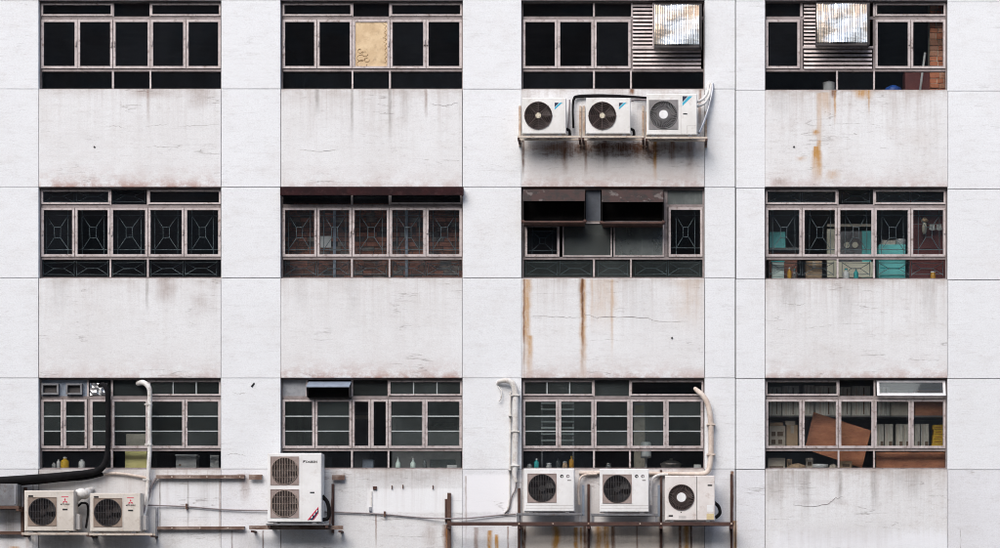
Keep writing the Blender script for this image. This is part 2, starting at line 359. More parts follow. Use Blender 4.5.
worn('soot', (.008,.0075,.008), (.012,.011,.011), 4, .95, spec=.1)  # near-black colour standing in for the shade inside cowl and hood mouths
worn('frosted_sheet', (.33,.345,.37), (.26,.27,.29), 7, .6, 0, (.18,.18,.19), .5)

# ------------------------------------------------------------------ the building
COLS = [(38.5,221), (280.5,462.5), (521.5,704.5), (765,947.5)]
ROWS = [(0,89), (187,278), (378,469)]
B = thing('factory_building', (0,0,0), 'white painted factory building with rows of wide steel windows and rust stains', 'building')

S_ = {}   # stains of each panel under a window: (pixel column, top pixel row, length, width, strength, colour)
S_[(0,2)] = [(655,139,48,2.6,.85,1),(652,139,30,6,.5,0),(586,140,42,2,.6,0),(523,139,46,2,.7,2),(612,139,22,95,.8,2),(565,139,40,4,.6,0),(605,139,34,3,.6,2),(672,139,30,4,.6,0),(560,139,26,34,.5,0),(640,139,30,30,.45,0),(600,140,40,9,.35,3),(632,89,8,4,.8,0),(700,89,60,2,.55,0),(676,92,45,22,.35,3),(690,140,40,5,.4,0)]
S_[(0,3)] = [(819,92,96,3.2,.3,1),(826,92,30,7,.35,1),(817,150,38,6,.5,1),(835,90,38,1.6,.9,1),(834,90,10,3.5,.9,0),(816,128,10,4.5,.75,1),(816,146,24,3.6,.8,1),(819,140,46,3,.55,1),(862,90,12,11,.65,1),(869,90,28,1.2,.5,1),(801,155,8,7,.4,1),(833,168,16,9,.4,1),(779,176,14,10,.35,0),(780,90,36,12,.28,3)]
S_[(0,0)] = [(200,89,25,16,.28,0),(148,89,40,2,.3,0),(150,89,12,30,.25,0)]
S_[(0,1)] = [(317,89,30,3,.4,3),(352,89,60,2,.35,3),(390,89,60,2.4,.4,3),(426,89,34,2,.45,0),(405,89,45,6,.25,3)]
S_[(1,2)] = [(527,278,110,5.5,.6,1),(524,278,118,1.3,.75,0),(530,335,46,4,.5,1),(583,278,120,4.2,.62,1),(582.5,278,112,1.7,.62,0),(582.5,278,58,1.1,.95,2),(581.5,278,34,3.6,.45,0),(592,278,60,2,.25,1),(604,279,64,16,.22,1),(612,278,92,2,.32,1),(640,279,70,18,.14,3),(690,279,60,22,.18,1)]
S_[(1,0)] = [(147,278,40,2,.35,3),(165,278,32,12,.3,0),(60,278,46,14,.22,3),(200,290,30,14,.22,0)]
S_[(1,3)] = [(790,279,40,14,.4,3),(845,279,60,10,.28,3),(930,279,52,9,.28,3)]
S_[(1,1)] = [(352,278,55,8,.2,3),(300,278,40,10,.2,3)]
S_[(2,3)] = [(775,470,46,10,.45,3),(806,470,60,6,.4,3),(840,470,40,3,.4,3),(874,470,50,4,.35,3),(915,470,40,9,.35,3),(795,470,26,22,.35,3),(900,470,26,22,.3,3)]
S_[(2,2)] = [(524,524,60,3,1,2),(585,525,60,2.2,1,0),(576,527,44,3,1,1),(581,527,34,1.6,.8,1),(598,526,40,5,1,1),(606,526,44,4,.85,1),(613,526,44,3,.7,0),(637,525,60,1.3,.6,0),(661,524,60,2.4,1,2),(680,525,60,2.4,.9,0),(686,525,60,4,1,1),(691,525,60,1.6,.85,2),(731,524,60,3,1,0),(600,524,26,90,.55,3),(690,524,30,45,.5,3),(545,480,70,22,.35,3),(556,526,44,5,.9,1),(570,512,40,16,.3,3),(640,470,40,12,.3,3),(705,525,50,8,.4,3)]
S_[(2,0)] = [(50,532,40,44,.5,3),(118,532,40,34,.5,3),(30,470,80,12,.3,3),(160,480,80,1,.55,3),(188,480,70,1.2,.4,3),(205,478,60,7,.28,3),(220,480,80,1.4,.45,0),(172,530,40,10,.4,3),(230,480,60,5,.25,0),(60,470,26,60,.35,3)]
S_[(2,1)] = [(448,524,60,2.6,1,1),(446,524,60,4.5,.6,0),(376,514,40,1,.6,0),(340,470,34,9,.35,3),(320,530,40,24,.3,3),(300,476,90,22,.28,3),(420,470,18,40,.3,3),(280.5,530,50,1,.6,2),(430,518,40,9,.3,0),(385,472,22,50,.25,3)]
pierS = {(2,1): [(243,474,8,10,.5,0),(245,478,30,6,.35,0),(232,530,50,1.2,.5,2),(263,530,50,1.2,.6,2),(248,530,60,16,.35,3)],
         (2,2): [(490,530,40,3.4,.85,1),(497,534,40,2.6,.85,1),(476,527,44,3,.5,0),(508,526,44,1.2,.55,0),(482,526,40,18,.3,3),(466,475,80,1.2,.4,0),(518,470,60,3,.3,3)],
         (2,3): [(732,470,100,2.4,.8,0),(735,520,60,3,.7,1),(708,520,50,6,.5,3),(725,478,60,7,.25,3)],
         (2,0): [(10,505,60,9,.7,3),(14,546,30,6,.7,1),(27,500,60,3,.7,0),(33,480,90,1,.5,3)]}
DIRT = {(0,0):.4,(0,1):.62,(0,2):.55,(0,3):.85,(1,0):.5,(1,1):.42,(1,2):.5,(1,3):.75,(2,0):.6,(2,1):.6,(2,2):.7,(2,3):.75}
wall('pier_paint', base=(.795,.812,.828), low=(.755,.768,.78), dirt=0, crack=.22, seed=3)
wall('pier_paint_low', base=(.775,.785,.81), low=(.69,.69,.705), crack=.5, seed=5, mott=.42,
     streaks=[s for L in pierS.values() for s in L],
     patches=[(X_(463),X_(520),Z_(514),Z_(473),(.84,.84,.86),.8,.06)])
wall('upper_paint', zbot=Z_(0), base=(.80,.80,.82), crack=.3, seed=8, headdirt=.4)

JG = 0.0066                                  # half width of a joint
def panel(u0, u1, v0, v1, mat, name='wall_panel'):
    wide = [.006 if abs(u-735.5) < .1 else 0 for u in (u0,u1)]
    x0, x1, z0, z1 = X_(u0), X_(u1), Z_(v1), Z_(v0)
    g = JG*random.uniform(.12,.95); g2 = JG*random.uniform(.4,1.05); d = random.uniform(-.0025,.0025)
    m = MB(); m.cbox(x0+g+wide[0], x1-g-wide[1], 0+d, .10, z0+g2, z1-g2, .004)
    return m.build(name, mat, B)
UL, UR, VT, VB = -260, 1260, -110, 570
piers = [(UL,38.5),(221,280.5),(462.5,521.5),(704.5,735.5),(735.5,765),(947.5,UR)]
vlines = [VT, 0, 89, 187, 278, 378, 469, VB]
for i,(a,b) in enumerate(piers):
    dv = 0.0 if i < 4 else (1.2 if i == 4 else 2.0)      # the right-hand bays sit a touch lower
    vl = [VT]+[v+(dv if v not in (378,469) else dv*.3) for v in vlines[1:-1]]+[VB]
    us = [a,b] if b-a < 100 else ([UL,-150,-60,38.5] if i == 0 else [947.5,1046,1150,UR])
    for j in range(len(vl)-1):
        for k in range(len(us)-1):
            panel(us[k], us[k+1], vl[j], vl[j+1], 'pier_paint_low' if j == 6 else 'pier_paint', 'pier_panel')
for c,(a,b) in enumerate(COLS):
    panel(a, b, VT, 0 if c < 3 else 0, 'upper_paint', 'spandrel_panel')
    for r in range(3):
        zt = ROWS[r][1]+(1 if c == 3 and r < 2 else 0); zb = ROWS[r+1][0] if r < 2 else VB
        pt = []
        if (r,c) == (2,1): pt = [(X_(366),X_(470),Z_(514),Z_(487),(.86,.87,.88),.7,.05)]
        if (r,c) == (2,3): pt = [(X_(765),X_(960),Z_(560),Z_(525),(.83,.84,.87),.6,.25),(X_(775),X_(900),Z_(552),Z_(516),(.45,.42,.41),.2,.3),(X_(790),X_(850),Z_(506),Z_(498),(.45,.41,.4),.4,.1)]
        if (r,c) == (2,2): pt = [(X_(515),X_(735),Z_(575),Z_(523),(.68,.57,.46),.6,.12),(X_(515),X_(735),Z_(527),Z_(470),(.50,.47,.47),.35,.1)]
        if (r,c) == (0,2): pt = [(X_(518),X_(708),Z_(156),Z_(137),(.42,.34,.29),.42,.16),(X_(518),X_(708),Z_(190),Z_(150),(.55,.49,.45),.4,.25)]
        if (r,c) == (2,0): pt = [(X_(150),X_(222),Z_(520),Z_(482),(.78,.79,.81),.5,.1),(X_(30),X_(154),Z_(570),Z_(468),(.46,.44,.43),.4,.15)]
        wall('spandrel_paint_%d%d' % (r,c), Z_(zt), Z_(zb), DIRT[(r,c)]*.9, streaks=S_.get((r,c),()), patches=pt, seed=r*4+c,
             base=(.78,.788,.792), low=(.71,.705,.70), crack=.6, headdirt=random.uniform(.5,1.0) if r < 2 else 0, mott={(0,0):.38,(0,1):.42,(0,2):.75,(0,3):.6,(1,0):.36,(1,1):.30,(1,2):.40,(1,3):.46,(2,0):.66,(2,1):.58,(2,2):.66,(2,3):.6}[(r,c)])
        panel(a, b, zt, zb, 'spandrel_paint_%d%d' % (r,c), 'spandrel_panel')
def crack(pts, r=.0042):
    rr = random.Random(len(pts)*7+int(pts[0][0])); q = []
    for k in range(len(pts)-1):
        for j in range(6):
            t = j/6; q.append(P(pts[k][0]+(pts[k+1][0]-pts[k][0])*t, pts[k][1]+(pts[k+1][1]-pts[k][1])*t+rr.uniform(-.7,.7), -.0015))
    q.append(P(*pts[-1],-.0015)); n_ = len(q)
    MB().tube(q, r, 4, True, [r*(.35+.65*math.sin(math.pi*(i+.5)/n_))*rr.uniform(.6,1.2) for i in range(n_)]).build('crack','crack_line',B)
worn('crack_line', (.20,.175,.165), (.28,.25,.24), 9, .9)
crack([(584,314),(592,316),(597,318),(602,317),(648,317.5),(654,321),(688,321.5)]); crack([(533,316),(560,317),(580,318)],.003)
crack([(106,127),(118,126),(126,129)],.003); crack([(145,127),(158,125),(169,124)],.003); crack([(178,126.5),(192,126),(220,124.5)],.003); crack([(147,147),(160,146.5),(182,147)],.0028)
crack([(793,505),(815,506.5),(828,504),(836,498),(845,497)],.004); crack([(700,505),(716,503)],.003); crack([(232,392),(240,394),(247,393)],.003); crack([(225,455),(236,453.5),(246,456)],.003)
crack([(430,104),(445,106),(458,103)],.0028); crack([(960,528),(961,540),(960,556)],.003); crack([(783,303),(800,305),(806,303)],.003); crack([(300,150),(322,151),(340,149.5)],.0026)
# structural wall behind the panels (joints show it), with the window openings left free
def core(u0,u1,v0,v1): MB().box(X_(u0),X_(u1),.099,.32,Z_(v1),Z_(v0)).build('wall_core','joint_mortar',B)
for (a,b) in [(UL,38.5),(221,280.5),(462.5,521.5),(704.5,765),(947.5,UR)]: core(a,b,VT,VB)
for c,(a,b) in enumerate(COLS):
    for (v0,v1) in [(VT,0),(89,187),(278,378),(469,VB)]: core(a,b,v0+(1 if c==3 and v0 in (89,278) else 0),v1)
# lower storey, roof and the sides of the block
MB().box(X_(UL),X_(UR),0,9.0,0,Z_(VB)-.01).build('base_wall','concrete',B)
MB().box(X_(UL),X_(UR),-.05,9.0,Z_(VT)+.01,Z_(VT)+.35).build('roof_slab','concrete',B)
MB().box(X_(UL),X_(UL)+.2,.321,9.0,Z_(VB),Z_(VT)).build('end_wall','concrete',B)
MB().box(X_(UR)-.2,X_(UR),.321,9.0,Z_(VB),Z_(VT)).build('end_wall','concrete',B)
MB().box(X_(UL)+.2,X_(UR)-.2,8.8,9.0,Z_(VB),Z_(VT)).build('rear_wall','concrete',B)
bays = [-60, 251, 492, 735, 1046]
for c in range(4):
    for r in range(3):
        x0,x1 = X_(bays[c])+.02, X_(bays[c+1])-.02; z0,z1 = Z_(ROWS[r][1]+42), Z_(ROWS[r][0]-10); y0,y1 = .321, 6.0
        m = MB(); m.add([(x0,y0,z0),(x1,y0,z0),(x1,y1,z0),(x0,y1,z0),(x0,y0,z1),(x1,y0,z1),(x1,y1,z1),(x0,y1,z1)],
            [(0,1,2,3),(4,7,6,5),(1,5,6,2),(2,6,7,3),(3,7,4,0)])
        m.build('room', 'room_paint_dark' if (r,c) in ((0,0),(0,1),(0,2),(1,0)) else 'room_paint_light' if (r,c) in ((1,3),(2,3),(1,1)) else 'room_paint', B)
        ORI  # each bay is a room of its own
# street
g = MB(); g.add([(-600,-600,0),(600,-600,0),(600,600,0),(-600,600,0)],[(0,1,2,3)])
tag(g.build('street','asphalt',None,(0,0,0)), 'grey asphalt street at the foot of the building', 'street', kind='structure')

# the blocks across the street, behind the camera, that the panes and bright sheets mirror
def far_block(x0,x1,y1,h,mat,label,nw):
    T = thing('opposite_building',((x0+x1)/2,y1,0),label,'building')
    MB().box(x0,x1,y1-16,y1,0,h).build('wall',mat,T)
    wv = (x1-x0)/nw
    for k in range(nw):
        for j in range(int(h/3.4)): MB().box(x0+wv*k+wv*.22,x0+wv*(k+1)-wv*.22,y1,y1+.06,j*3.4+1.1,j*3.4+2.7).build('window','far_glass',T)
worn('far_glass',(.03,.035,.04),(.05,.055,.06),.3,.15); worn('far_brick',(.20,.085,.055),(.15,.065,.045),.4,.9); worn('far_concrete',(.16,.15,.145),(.12,.115,.11),.2,.9)
far_block(-75,-26,-66,46,'far_concrete','grey concrete block across the street on the left',9)
far_block(-25.5,12,-64,42,'far_brick','brown brick block straight across the street',7)
far_block(12.5,70,-68,50,'far_concrete','taller grey concrete block across the street on the right',10)

# ------------------------------------------------------------------ windows
YF = .115                                    # frame front, behind the wall face
def win(r, c, t, b, top, mid, bot, label=None, pane='window_glass', botpane=None, sash='window_paint'):
    """top/mid/bot: list of (u0, u1, kind); neighbouring cells meet in a frame member"""
    u0,u1 = COLS[c]; v0,v1 = ROWS[r]; v1 += (1 if c == 3 and r < 2 else 0)
    X0,X1,Zb,Zt = X_(u0)+.002, X_(u1)-.002, Z_(v1)+.002, Z_(v0)-.002
    fr = MB()
    def px(u): return min(max(P(u,0,YF).x, X0), X1)
    def pz(v): return min(max(P(0,v,YF).z, Zb), Zt)
    bw = .024
    fr.frame(X0,X1,Zb,Zt,bw*.7,YF,YF+.09,.03)
    fr.box(X0+bw,X1-bw,YF+.004,YF+.085,pz(t[1]),pz(t[0])); fr.box(X0+bw,X1-bw,YF+.004,YF+.085,pz(b[1]),pz(b[0]))
    spans = ((top, Zt-bw, pz(t[0])), (mid, pz(t[1]), pz(b[0])), (bot, pz(b[1]), Zb+.03))
    for cells, za, zb in spans:
        for k in range(len(cells)-1):
            a = px(cells[k][1]); d = px(cells[k+1][0])
            if d-a < .012: a -= .012; d += .012
            fr.box(a, d, YF+.008, YF+.08, zb, za)
    W = fr.build('window', 'dark_frame' if sash == 'window_paint' else 'dark_frame', B)
    if label: W['label'] = label
    MB().box(X0-.0, X1+.0, YF+.091, .58, Zb-.03, Zb-.004).build('window_board','sill_board',W)
    for row,(cells, za, zb) in enumerate(spans):
        for (ua,ub,kind) in cells:
            a = max(px(ua), X0+bw*.6); d = min(px(ub), X1-bw*.6); g = .006
            pm = pane if row < 2 else (botpane or pane)
            if ':' in kind: kind, pm = kind.split(':')
            if kind == 'open': continue
            if kind.startswith('sash'):
                sw = .042 if row == 1 else .030; sm = sash
                f = MB(); f.frame(a+g,d-g,zb+g,za-g,sw,YF-.014,YF+.03)
                f.build('sash', sm, W)
                ia,id_,ib,it = a+g+sw-.006, d-g-sw+.006, zb+g+sw-.006, za-g-sw+.006
                if kind == 'sash_bars':
                    n = 3; h = (it-ib)/n
                    for k in range(n): tilt(MB().box(ia,id_,YF+.004,YF+.009,ib+h*k+.002,ib+h*(k+1)-.002).build('pane',pm,W))
                    for k in (1,2): MB().box(ia+.007,id_-.007,YF-.006,YF+.0035,ib+h*k-.011,ib+h*k+.011).build('glazing_bar','glazing_bar',W)
                elif kind == 'sash_vert':
                    n = 3; h = (id_-ia)/n
                    for k in range(n): tilt(MB().box(ia+h*k+.002,ia+h*(k+1)-.002,YF+.004,YF+.009,ib,it).build('pane',pm,W))
                    for k in (1,2): MB().box(ia+h*k-.011,ia+h*k+.011,YF-.006,YF+.0035,ib+.007,it-.007).build('glazing_bar','glazing_bar',W)
                else: tilt(MB().box(ia,id_,YF+.004,YF+.009,ib,it).build('pane',pm,W))
                if row == 1 and d-a > .4:     # casement stay
                    s = 1 if random.random() < .5 else -1; hx = (d-g-.02) if s > 0 else (a+g+.02); hz = (za+zb)/2+random.uniform(-.03,.03)
                    MB().cbox(hx-.012,hx+.012,YF-.034,YF-.0135,hz-.05,hz+.05,.004).build('handle',sm,W)
            elif kind == 'fixed':
                tilt(MB().box(a-.004,d+.004,YF+.03,YF+.035,zb-.004,za+.004).build('pane',pm,W))
                if row == 2:   # pale bead along the post
                    pass
            elif kind == 'panel':
                MB().box(a-.003,d+.003,YF+.02,YF+.035,zb-.003,za+.003).build('infill_panel',pm,W)
    # pale beads over the lower posts, as the sashes have
    for k in range(len(bot)-1):
        uc = (bot[k][1]+bot[k+1][0])/2; a = px(uc)
        MB().box(a-.016,a+.016,YF-.010,YF+.0075,Zb+.031,pz(b[1])+.01).build('mullion',sash,W)
    for k in range(len(top)-1):
        if top[k][2].startswith('sash') and top[k+1][2].startswith('sash'): continue
        uc = (top[k][1]+top[k+1][0])/2; a = px(uc)
        MB().box(a-.016,a+.016,YF-.006,YF+.0075,pz(t[0])-.005,Zt-bw).build('mullion',sash,W)
    return W
def cells(us, kinds): return [(us[i],us[i+1],kinds[i]) for i in range(len(us)-1)]
def grille(W, u0, u1, v0, v1, style='tall', y=.30):
    x0,x1,z0,z1 = RC(u0,u1,v0,v1,y); r = .0062; m = MB(); w = x1-x0; h = z1-z0; cx=(x0+x1)/2; cz=(z0+z1)/2
    J = lambda: random.uniform(-.006,.006)
    L = lambda *p: m.tube([(q[0]+J(),y+J()*.5,q[1]+J()) for q in p], r, 5)
    if style == 'tall':
        a,b,c,d = x0+w*.15,x1-w*.15,z0+h*.13,z1-h*.13
        L((a,z0-.02),(a,z1+.02)); L((b,z0-.02),(b,z1+.02)); L((x0-.02,c),(x1+.02,c)); L((x0-.02,d),(x1+.02,d))
        e,f = w*.10,h*.11
        L((cx-e,cz-f),(cx-e,cz+f)); L((cx+e,cz-f),(cx+e,cz+f)); L((cx-e,cz+f),(cx+e,cz+f)); L((cx-e,cz-f),(cx+e,cz-f))
        for sx in (-1,1):
            for sz in (-1,1): L((cx+sx*e,cz+sz*f),(cx+sx*w*.34,cz+sz*h*.36))
        L((cx-w*.34,cz+h*.36),(cx-w*.34,z1)); L((cx+w*.34,cz+h*.36),(cx+w*.34,z1))
    else:
        n = 2 if w > .8 else 1
        for k in range(n):
            p,q = x0+w*k/n+.02, x0+w*(k+1)/n-.02; o=(p+q)/2; ww=q-p
            L((p,z0),(p,z1)); L((q,z0),(q,z1)); L((p,z1-h*.12),(q,z1-h*.12)); L((p,z0+h*.1),(q,z0+h*.1))
            L((p+.02,z1-h*.15),(o-ww*.16,cz),(o+ww*.16,cz),(q-.02,z1-h*.15)); L((p+.02,z0+h*.12),(o-ww*.16,cz),(o+ww*.16,cz),(q-.02,z0+h*.12))
    return m.build('grille','grille_steel',W)
def grilles(W, mids, bots, tops, mv, bv, tv):
    for a,b in mids: grille(W,a,b,*mv)
    for a,b in bots: grille(W,a,b,*bv,'low')
    for a,b in tops: grille(W,a,b,*tv,'low')
def louvre(W, u0,u1,v0,v1,n):
    x0,x1,z0,z1 = RC(u0,u1,v0,v1,YF); h=(z1-z0)/n
    for k in range(n):
        z = z0+h*k
        m = MB(); tk=.006
        m.add([(x0,YF-.02,z),(x1,YF-.02,z),(x1,YF+.012,z+h*.70),(x0,YF+.012,z+h*.70),(x0,YF-.02+tk,z-.002),(x1,YF-.02+tk,z-.002),(x1,YF+.012+tk,z+h*.70-.002),(x0,YF+.012+tk,z+h*.70-.002)],
              [(0,1,2,3),(7,6,5,4),(0,4,5,1),(1,5,6,2),(2,6,7,3),(3,7,4,0)])
        m.build('louvre_slat','louvre_paint',W)

T1,B1 = (16.5,19.5),(69,71.5); T2,B2 = (204.5,207.5),(257,259.5); T3,B3 = (396,399),(448.5,451)
S5 = ['sash']*5; STD = ['sash','fixed','sash']; F3 = ['fixed']*3
W = win(0,0,T1,B1,cells([40,113,150.5,221],STD),cells([40,77.5,113,150.5,186,221],S5),cells([40,113,150.5,221],F3))
W = win(0,1,T1,B1,cells([280,352.5,390,463],STD),cells([280,317,352.5,390,426,463],S5),cells([280,352.5,390,463],F3),'window with a yellowed sheet behind its middle pane')
x0,x1,z0,z1 = RC(355.6,387.2,21.5,67.5,YF); MB().box(x0,x1,YF+.0006,YF+.0035,z0,z1).build('paper_sheet','yellow_paper',W)
ink = MB()
for (cu,cv,rr) in [(361,58,4),(365,54,3),(362,64,5),(360,51,2.5),(367,60,2.5)]:
    ink.tube([P(cu+rr*math.cos(a),cv+rr*math.sin(a)*.8,YF-.003) for a in [i*.5 for i in range(11)]],.0032,4)
for k in range(9): ink.tube([P(385-random.random()*2,24+k*4.4,YF-.003),P(386.5,26+k*4.4,YF-.003),P(384.5,28+k*4.4,YF-.003)],.0032,4)
ink.build('curled_stain','ink',W)
W = win(0,2,T1,B1,cells([522,594,631],['fixed','fixed'])+[(633,704,'open')],cells([522,557.5,594,631],['sash']*3)+[(633,704,'open')],cells([522,594,631,704],F3),'window with louvred vent panel in its right half')
louvre(W,633,652.5,3,48,12); louvre(W,633,701,49,69,5)
x0,x1,z0,z1 = RC(652.5,655,3,48,YF); MB().box(x0,x1,YF-.03,YF+.06,z0,z1).build('vent_post','window_paint',W)
x0,x1,z0,z1 = RC(632,702,47.4,49.2,YF); MB().box(x0,x1,YF-.025,YF+.06,z0,z1).build('vent_rail','window_paint',W)
W = win(0,3,T1,B1,[(765,800,'fixed'),(803,873,'open'),(875,947,'sash')],[(765,800,'sash'),(803,873,'open'),(875,910.5,'sash'),(910.5,947,'sash')],cells([765,837,874,947],F3),'window with louvred vent panel beside its left casement')
louvre(W,804,816.5,3,47,12); louvre(W,804,872,48.5,69,5)
x0,x1,z0,z1 = RC(816,818,3,47,YF); MB().box(x0,x1,YF-.03,YF+.06,z0,z1).build('vent_post','window_paint',W)
x0,x1,z0,z1 = RC(803,873,46.6,48.6,YF); MB().box(x0,x1,YF-.025,YF+.06,z0,z1).build('vent_rail','window_paint',W)

MV2,BV2,TV2 = (209.5,255.5),(261,276),(190,203)
W = win(1,0,T2,B2,cells([39,110.5,148,221],STD),cells([39,75,110.5,148,184.5,221],S5),cells([39,110.5,148,221],F3))
grilles(W,[(42,73),(77.5,108.5),(113,146),(150,182.5),(187,218)],[(42,109),(112,146),(150,218)],[(42,109),(112,146)],MV2,BV2,TV2)
W = win(1,1,T2,B2,cells([280.5,352,389.5,463],['fixed','fixed','sash']),cells([280.5,317,352,389.5,426,463],S5),cells([280.5,352,389.5,463],F3))
grilles(W,[(284,315),(319.5,350),(355,387.5),(392,424),(428,460)],[(284,350),(354,387.5),(392,460)],[],MV2,BV2,TV2)
# the altered window with the rusty cowls
def odd_window():
    u0,u1 = COLS[2]; v0,v1 = ROWS[1]; X0,X1,Zb,Zt = X_(u0)+.002,X_(u1)-.002,Z_(v1)+.002,Z_(v0)-.002
    q = lambda u: min(max(P(u,0,YF).x,X0),X1)
    zz = lambda v: P(0,v,YF).z
    fr = MB(); fr.frame(X0,X1,Zb,Zt,.03,YF,YF+.09)
    fr.box(X0+.03,X1-.03,YF+.004,YF+.085,zz(259.5),zz(257)); fr.box(X0+.03,q(665),YF+.003,YF+.086,zz(224),zz(221))
    fr.box(q(664),q(667.5),YF+.007,YF+.08,zz(257),Zt-.03); fr.box(q(667.5),X1-.03,YF+.005,YF+.084,zz(207),zz(204.5))
    W = fr.build('window','dark_frame',B); W['label'] = 'altered window with one tall casement and low sliding panes'
    MB().box(X0,X1,YF+.091,.58,Zb-.03,Zb-.004).build('window_board','sill_board',W)
    def sash(a,b,c,d,mat='window_paint',pm='window_glass',sw=.042):
        x0,x1,z0,z1 = q(a),q(b),zz(d),zz(c)
        MB().frame(x0,x1,z0,z1,sw,YF-.014,YF+.03).build('sash',mat,W)
        tilt(MB().box(x0+sw-.006,x1-sw+.006,YF+.004,YF+.009,z0+sw-.006,z1-sw+.006).build('pane',pm,W))
    sash(668.5,702.5,207.5,256.8); sash(525,559.5,224.5,256.8); sash(562.5,612,222.5,256.8,'window_paint','obscured_glass',.024); sash(613.5,664,222.5,256.8,'window_paint','obscured_glass',.024)
    for a,b in ((522,594),(594,631),(631,704)):
        tilt(MB().box(q(a)+.03,q(b)-.0,YF+.03,YF+.035,Zb+.031,zz(259.8)).build('pane','dusty_glass',W))
    for a in (594,631): MB().box(q(a)-.016,q(a)+.016,YF-.008,YF+.029,Zb+.031,zz(259.4)).build('mullion','window_paint',W)
    MB().box(q(586),q(600.5),YF+.02,YF+.032,zz(220.8),Zt-.031).build('infill_panel','slate_panel',W)
    tilt(MB().box(q(667.7),X1-.031,YF+.02,YF+.026,zz(204.3),Zt-.031).build('pane','obscured_glass',W))
    MB().box(X0+.031,q(586)-.002,YF+.04,YF+.05,zz(220.8),Zt-.031).build('backing_plate','soot',W)
    MB().box(q(600.5)+.002,q(664)-.002,YF+.04,YF+.05,zz(220.8),Zt-.031).build('backing_plate','soot',W)
    grille(W,672,699,210,254); grille(W,528,557,228,254)
    for a,b in ((525,592),(597,629),(634,701)): grille(W,a,b,261,276,'low')
odd_window()
W = win(1,3,T2,B2,cells([765,837.5,874,947.5],STD),cells([765,802,837.5,874,910.5,947.5],S5),cells([765,837.5,874,947.5],F3))
grilles(W,[(768,799.5),(805,835),(841,871),(877,908),(914,944)],[(768,835),(841,871),(877,944)],[(768,835),(841,871),(877,944)],MV2,BV2,TV2)

W = win(2,0,T3,B3,[(39,87,'panel:blue_grey_steel'),(89,112,'fixed'),(112,148.5,'fixed'),(148.5,221,'sash_vert')],[(39,63.5,'sash_bars'),(63.5,87.5,'sash_bars'),(90,111,'sash_bars'),(112,148.5,'sash_bars'),(148.5,185,'sash_bars'),(185,221,'sash_bars')],cells([39,112,148.5,221],F3),'window with two small vents in its top left light',pane='dusty_glass',botpane='window_glass')
for a,b in ((41.5,58.5),(66,82)):
    x0,x1,z0,z1 = RC(a,b,383.5,394.5,YF-.05); v = MB(); v.frame(x0,x1,z0,z1,.03,YF-.06,YF+.018); v.build('vent','old_grey_steel',W)
    MB().box(x0+.03,x1-.03,YF+.005,YF+.0185,z0+.03,z1-.03).build('vent_flap','guard_black',W)
fo = MB(); random.seed(3)
g_ = [[P(90+i*2.2,383+j*2.4,YF-.012+random.uniform(-.02,.02)) for i in range(9)] for j in range(6)]
fo.add([p for rw in g_ for p in rw],[(j*9+i,j*9+i+1,(j+1)*9+i+1,(j+1)*9+i) for j in range(5) for i in range(8)]); fo.build('foil_packing','foil',W)
W = win(2,1,T3,B3,[(280.5,306,'panel:frosted_sheet'),(308,352,'panel:soot'),(352,388.5,'fixed'),(388.5,462.5,'sash_vert')],[(280.5,315,'sash_bars'),(315,352,'sash_bars'),(352,371,'sash:window_glass'),(371,388.5,'sash:window_glass'),(388.5,425,'sash_bars'),(425,462.5,'sash_bars')],cells([280.5,352,388.5,462.5],F3),pane='dusty_glass',botpane='window_glass')
W = win(2,2,T3,B3,[(522,594,'sash_vert'),(594,630,'fixed'),(630,704,'sash:window_glass')],cells([522,558.5,594,630,666,704],['sash_bars']*5),cells([522,594,630,704],F3),pane='dusty_glass',botpane='window_glass')
W = win(2,3,T3,B3,[(765.5,838.5,'sash'),(838.5,874,'fixed'),(875,947.5,'open')],cells([765.5,802,838.5,874,911,947.5],S5),cells([765.5,838.5,874,947.5],F3),'window with its top right light propped open')
# the propped top light, hung from its upper edge
x0,x1,z0,z1 = RC(876.5,945,380.5,395.5,YF); hinge = Matrix.Translation((0,YF-.01,z1)) @ Matrix.Rotation(rad(-17),4,'X') @ Matrix.Translation((0,-YF+.01,-z1))
f = MB().frame(x0,x1,z0-.03,z1,.045,YF-.03,YF+.01); f.v = [tuple(hinge @ Vector(p)) for p in f.v]; s = f.build('open_sash','bright_window_paint',W)
f = MB().box(x0+.04,x1-.04,YF-.012,YF-.007,z0+.01,z1-.04); f.v = [tuple(hinge @ Vector(p)) for p in f.v]; f.build('pane','dusty_glass',W)

